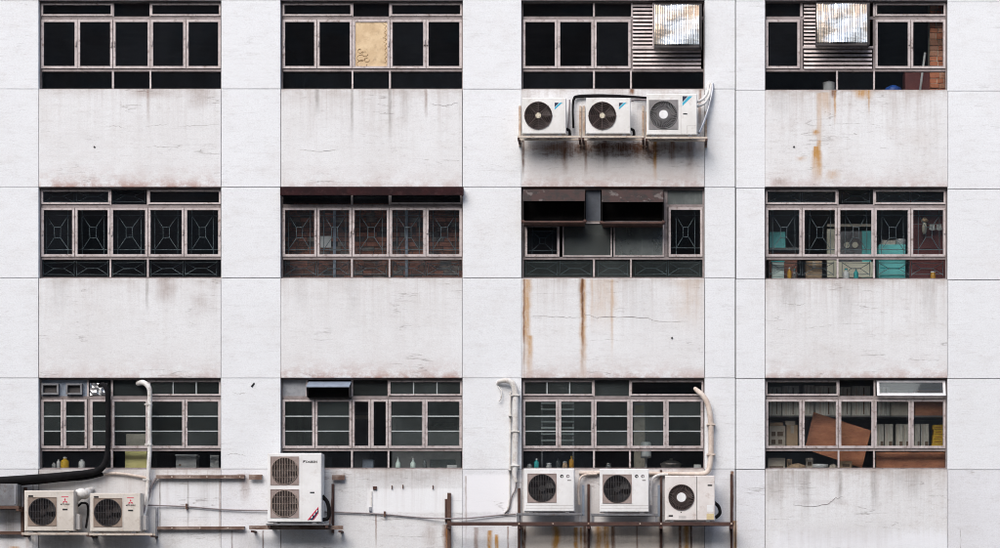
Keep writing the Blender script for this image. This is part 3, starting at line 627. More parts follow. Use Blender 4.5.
# ------------------------------------------------------------------ air conditioners and their racks
GAC = 'air conditioner outdoor units on the facade'
def ac(label, u0, u1, v0, v1, fans, guard, casing='white_enamel', plate=None, side=None, yf=-.48, depth=.31, guardmat='guard_dark', blade='fan_blade', hub=None, foot=.025):
    x0,x1,z0,z1 = RC(u0,u1,v0,v1,yf); yb = yf+depth
    T = thing('air_conditioner', ((x0+x1)/2, (yf+yb)/2, z0-foot), label, 'air conditioner', GAC)
    m = MB(); c = .012
    # body shell with chamfered front edge
    fr = [(x0+c,yf,z0+c),(x1-c,yf,z0+c),(x1-c,yf,z1-c),(x0+c,yf,z1-c)]
    md = [(x0,yf+c,z0),(x1,yf+c,z0),(x1,yf+c,z1),(x0,yf+c,z1)]; bk = [(x0,yb,z0),(x1,yb,z0),(x1,yb,z1),(x0,yb,z1)]
    m.add(fr+md+bk, [(0,1,5,4),(1,2,6,5),(2,3,7,6),(3,0,4,7),(4,5,9,8),(5,6,10,9),(6,7,11,10),(7,4,8,11),(8,9,10,11)])
    # front skin with fan openings
    fx = []
    for (cu,cv,r) in fans:
        p = P(cu,cv,yf); fx.append((p.x,p.z,r*PX*(DIST+yf)/DIST))
    R = fx[0][2]; xa = max(fx[0][0]-R*1.12, x0+c+.001); xb = min(fx[0][0]+R*1.12, x1-c-.001)
    rect = lambda a,b,d,e: m.add([(a,yf,d),(b,yf,d),(b,yf,e),(a,yf,e)],[(0,1,2,3)])
    rect(x0+c,xa,z0+c,z1-c); rect(xb,x1-c,z0+c,z1-c)
    zs = sorted(fx, key=lambda q: q[1]); lo = z0+c
    for k,(cx,cz,r) in enumerate(zs):
        hi = z1-c if k == len(zs)-1 else (cz+zs[k+1][1])/2
        m.plate_hole(xa,xb,lo,hi,cx,cz,r,yf); lo = hi
    o = m.build('casing', casing, T)
    for (cx,cz,r) in fx:
        n = 32; wl = MB(); A=[(cx+r*math.cos(2*math.pi*k/n),yf,cz+r*math.sin(2*math.pi*k/n)) for k in range(n)]; Bk=[(p[0],yf+.16,p[2]) for p in A]
        wl.add(A+Bk,[(k,(k+1)%n,n+(k+1)%n,n+k) for k in range(n)],True); wl.add(Bk,[tuple(range(n))]); wl.build('fan_well','fan_well',T)
        f = MB()
        for k in range(4):
            a0 = k*math.pi/2+.35
            ring = []
            for (rr,da,dy) in [(.2,-.25,.05),(.55,-.42,.035),(.9,-.30,.03),(.93,.25,.075),(.9,.75,.10),(.5,.55,.10),(.2,.35,.09)]:
                ring.append((cx+r*rr*math.cos(a0+da), yf+.02+dy, cz+r*rr*math.sin(a0+da)))
            f.add(ring,[tuple(range(7))])
        f.disc((cx,cz),r*.24,yf+.045,yf+.13,16); f.build('fan',blade,T)
        if plate:
            s = r*1.06; pl = MB(); pl.plate_hole(cx-s,cx+s,cz-s,cz+s,cx,cz,r*.985,yf-.004)
            pl.frame(cx-s-.004,cx+s+.004,cz-s-.004,cz+s+.004,.008,yf-.008,yf+.001); pl.build('grille_plate',plate,T)
        gd = MB(); yg = yf-.014
        if guard == 'bars':
            n = 17
            for k in range(n):
                t = -1+2*(k+.5)/n; h = math.sqrt(max(0,1-t*t))*r*.995; gd.tube([(cx+t*r,yg,cz-h),(cx+t*r,yg,cz+h)],.0062,4,False)
            for t in (-.5,0,.5):
                h = math.sqrt(1-t*t)*r; gd.tube([(cx-h,yg+.006,cz+t*r),(cx+h,yg+.006,cz+t*r)],.004,4,False)
            rings = [1.0]
        elif guard == 'spokes':
            for k in range(8):
                a = k*math.pi/4; gd.tube([(cx+r*.1*math.cos(a),yg-.004,cz+r*.1*math.sin(a)),(cx+r*1.05*math.cos(a),yg,cz+r*1.05*math.sin(a))],.007,4,False)
            rings = [.3,.42,.54,.66,.78,.9,1.0]
        else:
            for k in range(40):
                a = 2*math.pi*k/40; pts = []
                for t in (.28,.45,.62,.8,1.0): b = a+t*.55; pts.append((cx+r*t*math.cos(b),yg,cz+r*t*math.sin(b)))
                gd.tube(pts,.0055,4,False)
            rings = [.45,.72,1.0]
        for q in rings:
            gd.tube([(cx+r*q*math.cos(2*math.pi*k/36),yg+.002,cz+r*q*math.sin(2*math.pi*k/36)) for k in range(37)],.0045 if q < 1 else .007,4,False)
        gd.build('fan_guard',guardmat,T)
        if hub: MB().disc((cx,cz),r*hub[1],yg-.008,yg+.006,20,r*hub[1]*1.05).build('guard_badge',hub[0],T)
    for k in (.14,.86):
        xm = x0+(x1-x0)*k; MB().box(xm-.035,xm+.035,yf+.015,yb-.015,z0-foot,z0-.0005).build('foot','old_grey_steel',T)
    if side:   # pipe valve cover on the right flank
        MB().cbox(x1+.001,x1+.075,yf+.10,yb-.02,z0+.03,z0+(z1-z0)*side,.008).build('valve_cover','cream_side',T)
    T_ = dict(T=T,x0=x0,x1=x1,z0=z0-foot,z1=z1,yf=yf,yb=yb); return T_
def mark(a, name, pts, mat, dy=.0022):
    """flat printed shape on the unit's front; pts in photograph pixels"""
    q = [P(u,v,a['yf']) for u,v in pts]
    return MB().poly([(p.x,p.z) for p in q], a['yf']-dy, a['yf']-.0006).build(name, mat, a['T'])
def rect(u0,u1,v0,v1): return [(u0,v1),(u1,v1),(u1,v0),(u0,v0)]
def seam(a, u0,u1,v0,v1, mat='cream_side'): return mark(a,'seam',rect(u0,u1,v0,v1),mat,.0014)
def words(a, s, u0,u1,v0,v1, mat, rot=0, bold=0.01):
    p = P((u0+u1)/2,(v0+v1)/2,a['yf']-.002); return text_mesh('lettering', s, p, (u1-u0)*PX*.988, (v1-v0)*PX*.988, mat, a['T'], rot, bold)
def tri_logo(a, u0,u1,v0,v1):
    mark(a,'emblem',[(u0,v0+(v1-v0)*.62),(u0,v0),(u0+(u1-u0)*.55,v0)],'logo_navy')
    mark(a,'emblem',[(u0,v1),(u0,v0+(v1-v0)*.70),(u0+(u1-u0)*.62,v0),(u1,v0)],'logo_blue')
def bracket(a, label, ul, ur, vpost, rail='pale_rail', post='rusty_cream', group=None, rail_h=.034, arm_drop=.035, posts=(1,1), pw=.038):
    """front and rear rail carried by two arms on wall posts"""
    yf = a['yf']; zt = a['z0']; xl,xr = P(ul,0,yf).x, P(ur,0,yf).x
    T = thing('wall_bracket', ((xl+xr)/2, 0, zt-rail_h-arm_drop), label, 'bracket', group)
    MB().box(xl,xr,yf+.02,yf+.07,zt-rail_h,zt-.0005).build('front_rail',rail,T)
    MB().box(xl,xr,a['yb']-.07,a['yb']-.02,zt-rail_h,zt-.0005).build('rear_rail',rail,T)
    for s,x in ((0,xl),(1,xr)):
        if not posts[s]: continue
        xa = x-.002 if s == 0 else x-pw+.002
        MB().box(xa,xa+pw,yf+.012,-.002,zt-rail_h-arm_drop,zt-rail_h-.0005).build('arm','dark_rust',T)
        zp = P(0,vpost,-.03).z
        px_ = MB(); px_.box(xa,xa+pw,-.05,-.001,zt-rail_h-arm_drop-.03,zp); px_.tube([(xa+pw/2,-.05,zp-.10),(xa+pw/2,-.062,zp-.10)],.014,6)
        px_.build('upright',post,T)
    return T

GB = 'steel brackets carrying air conditioners'
a1 = ac('white air conditioner beneath the louvred window, left of three, narrow gap beside it', 522,566,98,134,[(538.3,115.7,13.6)],'spokes','white_enamel',hub=('hub_cream',.2))
a2 = ac('white air conditioner in the middle of the three beneath the louvred window', 586,630.5,98,134,[(602.3,115.8,13.6)],'spokes','white_enamel',hub=('hub_cream',.2))
a3 = ac('white air conditioner with a square swirl guard beneath the shiny vent hood', 646.5,697,94,135,[(663.5,114.7,13.6)],'swirl','white_enamel',plate='guard_steel',guardmat='guard_steel',blade='fan_blade_grey',hub=('hub_white',.32))
tri_logo(a1,554.7,562.5,102.8,109.6); tri_logo(a2,618.9,626.6,102.8,109.6); tri_logo(a3,682.4,692.4,96.2,106)
mark(a3,'nameplate',rect(683,687.2,113.3,114.6),'logo_black'); seam(a3,687,696,125.6,126); seam(a3,687,687.5,126,134.6); seam(a3,680.8,681.1,95,134.4)
bracket(a1,'rust streaked pale bracket under the leftmost of the three units below the louvred window',517.5,580.5,106,group=GB)
bracket(a2,'rust streaked pale bracket under the middle unit of three below the louvred window',582,644,106,group=GB)
bracket(a3,'pale steel bracket under the unit with the square swirl guard',645.5,707.5,112,group=GB)
for a,sx in ((a1,1),(a2,1)):   # black pipe elbows at the lower right of the casing
    x = a['x1']; z = a['z0']
    MB().tube(smooth_path([(x-.01,a['yf']+.2,z+.16),(x+.05,a['yf']+.19,z+.13),(x+.06,a['yf']+.2,z+.05),(x+.03,a['yf']+.22,z+.02)]),.024,8).build('pipe_elbow','black_rubber',a['T'])

def red_logo(a,u,v):
    def dia(cu,cv,ang,s=1.0):
        d = (math.cos(ang),math.sin(ang)); e = (-d[1],d[0]); L,Wd = 1.55*s,.85*s
        return [(cu,cv),(cu+d[0]*L+e[0]*Wd,cv-(d[1]*L+e[1]*Wd)),(cu+d[0]*2*L,cv-d[1]*2*L),(cu+d[0]*L-e[0]*Wd,cv-(d[1]*L-e[1]*Wd))]
    for ang in (90,210,330): mark(a,'emblem',dia(u,v,rad(ang),.95),'logo_red')
    words(a,'MITSUBISHI',u-4.6,u+4.6,v+2.4,v+4.0,'logo_black'); mark(a,'stripe',rect(u-3.6,u+3.4,v-4.6,v-4.0),'logo_red')
    mark(a,'nameplate',rect(u-2.4,u+2.6,v+7.6,v+9.2),'logo_black')
a4 = ac('cream air conditioner with red emblem beside the left edge cabinet', 24.2,74,490.5,531,[(42.3,511.5,13.4)],'bars','cream_enamel',plate='grille_plate',side=.42,guardmat='guard_black',blade='fan_blade')
a5 = ac('cream air conditioner with red emblem beside the foot of the white riser pipe', 90,140.5,493,531.5,[(107.8,512.4,13.4)],'bars','cream_enamel',plate='grille_plate',side=.42,guardmat='guard_black',blade='fan_blade')
red_logo(a4,65,501); red_logo(a5,130.6,502)
mark(a4,'nameplate',rect(28.4,33,495.2,496.8),'logo_black',.006); mark(a5,'nameplate',rect(94,98.5,496,497.6),'logo_black',.006)
seam(a4,57.2,57.6,491.4,530); seam(a5,123.2,123.6,494,530.6)
bracket(a4,'thin pale bracket under the cream unit beside the left edge cabinet',21,88,505,'pale_rail','galvanised',GB,.04,.03)
bracket(a5,'thin pale bracket under the cream unit at the foot of the white riser pipe',88.8,152,508,'pale_rail','galvanised',GB,.04,.03)

a6 = ac('tall white double fan air conditioner beside the grey vent hood window', 267.5,321.5,453,522,[(284.7,470.8,13.3),(284.7,503.5,13.3)],'bars','white_enamel_new',plate='grille_plate_grey',guardmat='guard_tan',blade='fan_blade',yf=-.50,depth=.36)
words(a6,'DAIKIN',306,317,460.6,462.8,'logo_black',0,.02); mark(a6,'emblem',[(303.2,463),(303.2,460.4),(306,460.4)],'logo_black')
mark(a6,'nameplate',rect(310,314.4,491.8,493.2),'logo_black'); seam(a6,301.6,301.9,454,521)
mark(a6,'badge',[(308.5,520),(312.5,520),(318.6,511.6),(318.6,507.8)],'logo_navy'); mark(a6,'badge',[(307.4,520),(308.9,520),(318.6,508.2),(318.6,506.4)],'logo_red',.003)
mark(a6,'badge',[(312.7,520),(313.6,520),(318.6,513.0),(318.6,511.8)],'logo_red',.003)
for (bu,bv) in ((311.8,517.2),(314.4,514.2),(316.8,511.2)): mark(a6,'badge_letter',[(bu-.9,bv+1.0),(bu+.1,bv+1.0),(bu+1.0,bv-1.0),(bu,bv-1.0)],'hub_white',.0034)
# rails of the tall unit
xl,xr = P(249.5,0,-.3).x,P(343,0,-.3).x; zt = a6['z0']
T = thing('wall_bracket',((xl+xr)/2,0,zt-.12),'dark steel tray and rusty rails under the tall double fan unit','bracket',GB)
q0,q1 = P(266,0,-.5).x,P(329,0,-.5).x
MB().box(q0,q1,-.49,-.10,zt-.028,zt-.0005).build('tray','old_grey_steel',T)
MB().box(xl,xr,-.33,-.27,zt-.100,zt-.029).build('rail','weathered_rail',T)
for q in (q0+.02,q1-.07):
    MB().box(q,q+.05,-.48,-.001,zt-.075,zt-.0285).build('arm','dark_rust',T); 
MB().box(q1-.02,q1+.025,-.05,-.001,zt-.15,P(0,484,0).z).build('upright','dark_rust',T)
MB().tube([(q1,-.03,P(0,492,0).z),(q1,-.42,zt-.02)],.014,6).build('stay','dark_rust',T)
for q in (xl+.03,xr-.08): MB().box(q,q+.05,-.33,-.001,zt-.15,zt-.1155).build('arm','dark_rust',T)

a7 = ac('white air conditioner with two round emblems near the white bent pipe', 524,574.3,468.5,511.5,[(542,488,13.5)],'bars','white_enamel_new',plate='grille_plate_grey',guardmat='guard_black',blade='fan_blade_grey')
a8 = ac('white air conditioner with two round emblems next to the unit with a visible white hub', 599.8,648.8,469,512,[(617.2,488.8,13.5)],'bars','white_enamel_new',plate='grille_plate_grey',guardmat='guard_black',blade='fan_blade_grey')
a9 = ac('off white air conditioner with white hub and yellow sticker at the rusty post', 665,715,475.5,520.5,[(681.4,497.3,12.7)],'swirl','warm_enamel',guardmat='guard_dark',blade='fan_blade',hub=('hub_white',.36))
for a,u in ((a7,561.8),(a8,636.6)):
    for k,mt in ((0,'logo_black'),(6.1,'cable_grey')):
        p = P(u+k,476.2,a['yf']); m = MB().disc((p.x,p.z),.031,a['yf']-.0025,a['yf']-.0005,18)
        m.build('emblem',mt,a['T'])
        mark(a,'emblem',[(u+k-.6,475.6),(u+k+1.4,476.4),(u+k+.2,477.4)],'hub_white',.0035)
    mark(a,'nameplate',rect(u+5.6,u+9.2,479.8,480.8),'cable_grey'); seam(a,u-36,u+11.6,505.2,505.6); seam(a,u-36,u+11.6,508,508.3)
seam(a9,696.4,696.9,476.5,519.5,'fan_blade_grey'); mark(a9,'nameplate',rect(707.6,712.2,484.6,486),'logo_black'); mark(a9,'nameplate',rect(668.6,673,515,516.6),'logo_black')
mark(a9,'sticker',rect(706.6,713.9,513.6,519.4),'label_yellow'); seam(a9,707,713.5,505,511.5,'hub_white'); seam(a9,680.6,681.8,511.9,512.9,'logo_black')
mark(a9,'sticker',rect(678.5,686,515.6,518.4),'cream_side')
MB().tube(smooth_path([(a9['x1']-.01,-.3,a9['z0']+.36),(a9['x1']+.07,-.3,a9['z0']+.28),(a9['x1']+.09,-.3,a9['z0']+.16),(a9['x1']+.01,-.3,a9['z0']+.08)]),.03,8).build('pipe_elbow','black_rubber',a9['T'])
MB().tube(smooth_path([(a6['x1']-.01,-.35,a6['z0']+.5),(a6['x1']+.09,-.33,a6['z0']+.36),(a6['x1']+.10,-.33,a6['z0']+.12),(a6['x1']-.01,-.33,a6['z0']+.07)]),.035,8).build('pipe_elbow','black_rubber',a6['T'])

# the long rusty rack
zr = a9['z0']; yf = -.48
T = thing('equipment_rack',(P(590,0,-.3).x,0,zr-.15),'long dark rusty wall rack with upright posts under three white units','rack')
def rail(u0,u1,y0,y1,z0,z1,mat='dark_rust',name='rail'): return MB().box(P(u0,0,y0).x,P(u1,0,y0).x,y0,y1,z0,z1).build(name,mat,T)
rail(447,734,yf+.02,yf+.075,zr-.062,zr-.0005); rail(512,734,-.26,-.20,zr-.062,zr-.0005)
for u,vt in ((519,488),(588.5,484),(661,470),(731.5,474)):
    x = P(u,0,yf).x; MB().box(x-.026,x+.026,yf+.03,-.001,zr-.115,zr-.0625).build('arm','dark_rust',T)
    xw = P(u,0,-.05).x; MB().box(xw-.022,xw+.022,-.055,-.001,zr-.62,P(0,vt,-.05).z).build('upright','dark_rust',T)
    MB().disc((x,zr-.03),.016,yf+.008,yf+.021,8).build('bolt','rusty_cream',T)
for u in (553,640): MB().disc((P(u,0,yf).x,zr-.03),.014,yf+.010,yf+.021,8).build('bolt','rusty_cream',T)
xw = P(449,0,-.05).x
MB().box(xw-.028,xw+.032,-.07,-.001,P(0,548,0).z,P(0,493,0).z).build('upright','rust',T)
MB().box(xw-.075,xw-.03,-.05,-.001,P(0,522,0).z,P(0,499,0).z).build('upright','dark_rust',T)
MB().box(xw-.01,xw+.03,yf+.03,-.071,zr-.115,zr-.0625).build('arm','dark_rust',T)
# galvanised feet frames for the two upper units, standing on the rack
for a,ul,ur,lab in ((a7,516.5,582,'grey steel frame under the emblem unit near the white bent pipe'),(a8,591,658,'grey steel frame under the emblem unit next to the white hub unit')):
    zt = a['z0']; xl,xr = P(ul,0,yf).x,P(ur,0,yf).x
    T2 = thing('support_frame',((xl+xr)/2,-.3,zr),lab,'frame','grey frames standing on the rusty rack')
    MB().box(xl,xr,yf+.015,yf+.06,zt-.04,zt-.0005).build('rail','old_grey_steel',T2); MB().box(xl,xr,-.255,-.205,zt-.04,zt-.0005).build('rail','old_grey_steel',T2)
    for x in (xl+.005,xr-.05):
        MB().box(x,x+.045,yf+.022,yf+.055,zr,zt-.0405).build('leg','old_grey_steel',T2); MB().box(x,x+.045,-.25,-.21,zr,zt-.0405).build('leg','old_grey_steel',T2)
        MB().box(x,x+.045,yf+.06,-.255,zt-.036,zt-.004).build('side_rail','old_grey_steel',T2)
    MB().box(xr-.005,xr+.035,-.20,-.17,zt-.04,P(0,485,-.2).z).build('upright','blue_grey_steel',T2)

# ------------------------------------------------------------------ hoods, cowls and canopy
def bright_hood(u0,u1,v0,v1,label):
    yt,yb = -.10,-.20; x0,x1,z0,z1 = RC(u0,u1,v0,v1,-.15)
    T = thing('vent_hood',((x0+x1)/2,.0,z0),label,'vent hood','shiny ribbed vent hoods over the louvres')
    m = MB(); n = 46; pr = []
    for i in range(n+1):
        t = i/n; ph = (i*19/n) % 1; pr.append((x0+(x1-x0)*t, .010 if ph < .5 else -.004))
    nz = 8; vs = []
    for j in range(nz+1):
        s = j/nz; z = z1+(z0-z1)*s; bulge = .022*math.sin(math.pi*s)
        for x,d in pr: vs.append((x+.0, yt+(yb-yt)*s-d-bulge+.012*math.sin(7*s+9*(x-x0)), z))
    m.add(vs,[(j*(n+1)+i,j*(n+1)+i+1,(j+1)*(n+1)+i+1,(j+1)*(n+1)+i) for j in range(nz) for i in range(n)])
    m.build('ribbed_sheet','bright_steel',T)
    sd = MB()
    sd.box(x0-.012,x0-.002,yt-.01,YF-.031,z0,z1); sd.box(x1+.002,x1+.05,yt-.02,YF-.031,z0-.02,z1); sd.box(x0-.012,x1+.05,yt,YF-.031,z1+.001,z1+.02); sd.box(x0-.012,x1+.002,yb+.02,yb+.14,z0-.05,z0-.012)
    sd.build('hood_box','guard_black',T)
bright_hood(654.5,699,4,45,'shiny ribbed steel hood over the louvres above the square swirl guard unit')
bright_hood(817,867,3,43,'shiny ribbed steel hood over the louvres of the brick pile window')
def cowl(u0,u1,v0,v1,v2,v3,label,mat):
    yf = -.24; x0,x1,zl,zt = RC(u0,u1,v0,v3,yf); za = P(0,v1,yf).z; zb = P(0,v2,yf).z
    T = thing('rusty_cowl',((x0+x1)/2,.0,zl),label,'vent cowl','rusty cowls in the altered window')
    MB().add([(x0,yf+.09,zt),(x1,yf+.09,zt),(x1,yf,za),(x0,yf,za),(x0,yf+.10,zt-.008),(x1,yf+.10,zt-.008),(x1,yf+.01,za),(x0,yf+.01,za)],[(0,1,2,3),(7,6,5,4),(0,4,5,1),(3,2,6,7),(1,5,6,2),(0,3,7,4)]).build('fascia',mat,T)
    top = MB(); top.box(x0,x1,yf+.101,YF+.019,zt-.01,zt); top.build('top_plate','dark_rust',T)
    for x in (x0,x1-.012):
        s = MB(); y1 = YF+.019
        s.add([(x,yf+.012,za),(x,y1,zt-.012),(x,y1,zb),(x,yf+.012,zb),(x+.012,yf+.012,za),(x+.012,y1,zt-.012),(x+.012,y1,zb),(x+.012,yf+.012,zb)],[(0,1,2,3),(7,6,5,4),(0,4,5,1),(1,5,6,2),(2,6,7,3),(3,7,4,0)])
        s.build('cheek','soot',T)
    lip = MB(); lip.tube(smooth_path([(x0+.004,yf+.1,zb),(x0+.01,yf+.01,zb-.012),(x0+.06,yf,zb-.03),(x1-.06,yf,zb-.03),(x1-.01,yf+.01,zb-.01),(x1-.004,yf+.1,zb+.02)],4),.026,8)
    lip.box(x0+.012,x1-.012,yf+.02,YF+.019,zb-.045,zb-.028); lip.build('drip_lip','dark_rust',T)
    MB().box(x0+.0125,x1-.0125,YF+.004,YF+.018,zb-.025,za+.03).build('mesh_screen','soot',T)  # plain black sheet painted as the shade inside the cowl
cowl(523,585,188.5,201,220.5,224.5,'rusty brown cowl above the small grilled casement of the altered window','flaking_rust')
cowl(601.5,663.5,189,202,221.5,225,'rusty cowl with a grey bare patch beside the tall grilled casement','bare_patch_rust')
# grey hood at the tall unit's window
x0,x1,zb,zt = RC(307,350,380,397,-.1)
T = thing('vent_hood',((x0+x1)/2,0,zb),'blue grey sheet metal hood with dark mouth above the tall double fan unit','vent hood')
zm = P(0,386.5,-.2).z
MB().add([(x0,.10,zt),(x1,.10,zt),(x1,-.2,zm),(x0,-.2,zm),(x0,.11,zt-.012),(x1,.11,zt-.012),(x1,-.2,zm-.012),(x0,-.2,zm-.012)],[(0,1,2,3),(7,6,5,4),(0,4,5,1),(3,2,6,7),(1,5,6,2),(0,3,7,4)]).build('top_sheet','blue_grey_steel',T)
for x in (x0,x1-.01): MB().add([(x,-.195,zm-.013),(x,YF+.019,zt-.015),(x,YF+.019,zb),(x,-.13,zb),(x+.01,-.195,zm-.013),(x+.01,YF+.019,zt-.015),(x+.01,YF+.019,zb),(x+.01,-.13,zb)],[(0,1,2,3),(7,6,5,4),(0,4,5,1),(1,5,6,2),(2,6,7,3),(3,7,4,0)]).build('cheek','guard_black',T)
MB().box(x0+.011,x1-.011,.02,.03,zb,zm-.02).build('flap','soot',T)  # black sheet painted as the shade in the hood's mouth
# dark red canopy board
x0,x1,z0,z1 = RC(280,463.5,186.8,195.2,-.16)
T = thing('canopy',((x0+x1)/2,0,z0),'dark maroon canopy board over the window with brick behind its panes','canopy')
MB().cbox(x0,x1,-.16,-.135,z0,z1,.005).build('fascia_board','maroon_board',T)
MB().box(x0+.01,x1-.01,-.1345,-.004,z1-.03,z1-.006).build('top_board','maroon_board',T)
for u in (281.5,462): x = P(u,0,-.1).x; MB().box(x-.012,x+.012,-.1345,-.004,z0+.005,z1-.0305).build('end_bracket','maroon_board',T)

# ------------------------------------------------------------------ pipes, cables, rails on the wall
def pipe(name, label, cat, pts, r, mat, group=None, n=10, k=7, clips=(), radii=None):
    path = smooth_path([P(*p) for p in pts], k)
    if radii:
        R = []; N = len(path); 
        for i in range(N):
            t = i/(N-1)*(len(radii)-1); j = min(int(t), len(radii)-2); R.append(radii[j]+(radii[j+1]-radii[j])*(t-j))
    else: R = None
    m = MB(); m.tube(path, r, n, True, R)
    if not clips: o = m.build(name, mat); return tag(o,label,cat,group)
    mid = path[len(path)//2]; T = thing(name,(mid.x,mid.y,min(p.z for p in path)),label,cat,group); m.build('run',mat,T)
    for (u,v,horiz) in clips:
        p = P(u,v,0); b = MB()
        if horiz: b.box(p.x-r*1.1-.01,p.x+r*1.1+.01,-.1-r*1.05,-.001,p.z-.012,p.z+.012)
        else: b.box(p.x-.015,p.x+.015,-.07,-.001,p.z-.05,p.z+.05)
        b.build('clip','rust' if not horiz else mat,T)
    return T
pipe('duct_hose','thick black insulated hose bending from the window down to the left','hose',
     [(100,385.5,.06),(104,385,-.05),(107.5,392,-.10),(108,410,-.10),(108,440,-.10),(106.5,458,-.12),(101,468.5,-.14),(90,472.5,-.14),(70,475,-.15),(40,478,-.16),(5,481,-.18),(-60,485,-.18)],.07,'black_rubber',radii=[.04,.044,.047,.045,.044,.05,.06,.06,.066,.074,.085,.085],n=12)
pipe('duct_hose','second black hose running just under the thick insulated hose','hose',[(103,474,-.05),(85,478,-.06),(60,480,-.06),(30,483,-.06),(-60,489,-.06)],.035,'black_rubber')
pipe('riser_pipe','white riser pipe bent out of the top light beside the yellow box','pipe',
     [(138,383.5,.12),(143,382.5,-.02),(148,386,-.09),(149.8,394,-.10),(149.5,420,-.10),(149.6,450,-.10),(148.5,472,-.10),(147.5,490,-.12),(146.5,505,-.16),(143,520,-.25),(139,527,-.30)],.045,'pipe_white',radii=[.045,.048,.046,.041,.039,.039,.038,.035,.03,.026,.026],clips=[(149.5,405,True),(149.6,445,True),(148,480,True)])
pipe('wall_pipe','thin pale pipe along the sill meeting the white riser pipe','pipe',[(104,473.5,-.03),(120,473.5,-.04),(140,476.5,-.04),(148,478,-.04)],.024,'pipe_cream')
pipe('pipe_cover','white bulging pipe lagging between the two cream units','pipe lagging',[(76,499,-.2),(80,494,-.22),(85,493.5,-.2),(90,490,-.08),(93,489,-.02)],.09,'pipe_white',radii=[.07,.10,.10,.05,.04])
pipe('cable','black cable loop behind the gap between the two cream units','cable',[(78,506,-.2),(82,503,-.22),(87,504,-.2),(88,512,-.15),(86,528,-.2)],.02,'black_rubber')
pipe('cable','dark cable from the riser pipe foot up to the rusty rail end','cable',[(141,517,-.28),(148,500,-.12),(151,488,-.06),(156,478,-.05)],.022,'cable_grey')
pipe('bent_pipe','white pipe hooked out of the wall and running down past emblem unit','pipe',
     [(497.5,384,.0),(500,381.5,-.07),(506,380.5,-.10),(512,383,-.10),(515,390,-.10),(515.6,400,-.10),(515.6,430,-.10),(515.4,462,-.10),(514.5,474,-.10),(516,482,-.10)],.062,'pipe_white',radii=[.026,.038,.048,.054,.056,.056,.055,.053,.044,.03],n=12,clips=[(515.6,396,True),(515.6,432,True),(515.4,466,True)])
pipe('cable','short loose white wire end hanging from the wall hole','cable',[(498,386,-.02),(501.5,392,-.06),(500.5,399,-.06),(498.5,401,-.06)],.012,'pipe_white')
pipe('conduit','thin white conduit beside the hooked white pipe','conduit',[(510.3,392,-.03),(510.2,430,-.03),(509.8,470,-.03),(509.6,494,-.03),(508,508,-.04),(504,513,-.04)],.017,'pipe_white',clips=[(510.2,416,True),(509.9,470,True)])
pipe('cable','thin grey cable beside the emblem unit leading to the rack post','cable',[(514,470,-.03),(516.5,480,-.03),(515,490,-.03),(511.5,497,-.03),(509,509,-.03),(505,513.5,-.03)],.012,'cable_grey')
pipe('bent_pipe','cream pipe bowing from the top light down past the white hub unit','pipe',
     [(695,388.5,.1),(699,392,-.05),(704,397,-.09),(708,405,-.10),(710.5,418,-.11),(711.2,440,-.11),(710.8,458,-.11),(708.5,470,-.11),(703,473.5,-.10),(690,473.8,-.08)],.062,'pipe_cream',radii=[.035,.045,.047,.05,.052,.052,.052,.048,.045,.035],n=12,clips=[(710.8,425,True),(710.8,455,True)])
pipe('wall_pipe','pale pipe under the sill behind the emblem units','pipe',[(700,474,-.03),(660,473.5,-.03),(620,472.5,-.03),(579,473,-.03)],.034,'pipe_cream')
pipe('refrigerant_pipe','pale looped pipe between the two emblem units','pipe',[(579,505,-.20),(578.5,488,-.18),(580.5,478,-.12),(587,474.5,-.06),(597,474,-.06)],.022,'pipe_cream')
pipe('refrigerant_pipe','pale looped pipe between emblem unit and white hub unit','pipe',[(651,505,-.20),(650.5,488,-.18),(652.5,479,-.12),(659,475,-.06),(668,474.5,-.06)],.026,'pipe_white')
pipe('refrigerant_pipe','black pipe along the wall from the leftmost of the three upper units','pipe',[(573.5,128,-.12),(572.8,110,-.10),(574,99,-.07),(579,96.5,-.05),(600,95.8,-.05),(625,96.5,-.05),(648,98,-.06)],.026,'black_rubber',radii=[.02,.02,.024,.03,.03,.026,.02])
pipe('refrigerant_pipe','dark thin pipe into the top of the middle upper unit','pipe',[(631,101,-.2),(637,99.5,-.12),(646,100,-.10),(655,99.5,-.10)],.018,'cable_grey')
pipe('refrigerant_pipe','white upper pipe of a pair curling over the swirl guard unit','pipe',[(695,103,-.28),(703,99,-.18),(707.5,92,-.08),(708.5,86,-.04),(709.5,83.5,.0)],.024,'pipe_white')
pipe('refrigerant_pipe','white lower pipe of a pair curling over the swirl guard unit','pipe',[(695,107,-.28),(704,103.5,-.18),(709,96,-.10),(710.5,89,-.05),(711.5,84,.0)],.024,'pipe_white')
pipe('refrigerant_pipe','grey pipe slanting down the right flank of the swirl guard unit','pipe',[(712.5,84,.0),(712,93,-.07),(708,110,-.12),(703,124,-.22),(699,133,-.30)],.026,'galvanised')
pipe('refrigerant_pipe','thin grey pipe dropping beside the leftmost upper unit','pipe',[(567.5,131,-.2),(569,118,-.1),(569.5,100,-.05)],.013,'cable_grey')
pipe('cable','long sagging grey cable crossing the wall to the rusty rack','cable',
     [(146,505,-.05),(186,506.5,-.03),(225,509.5,-.03),(265,510.5,-.04),(300,511,-.04),(345,512.5,-.03),(380,514,-.03),(420,517.5,-.03),(447,518.5,-.09),(470,518,-.05),(500,515,-.03),(516,514,-.03)],.012,'cable_grey',clips=[(187,506.5,False),(385,514.2,False)])
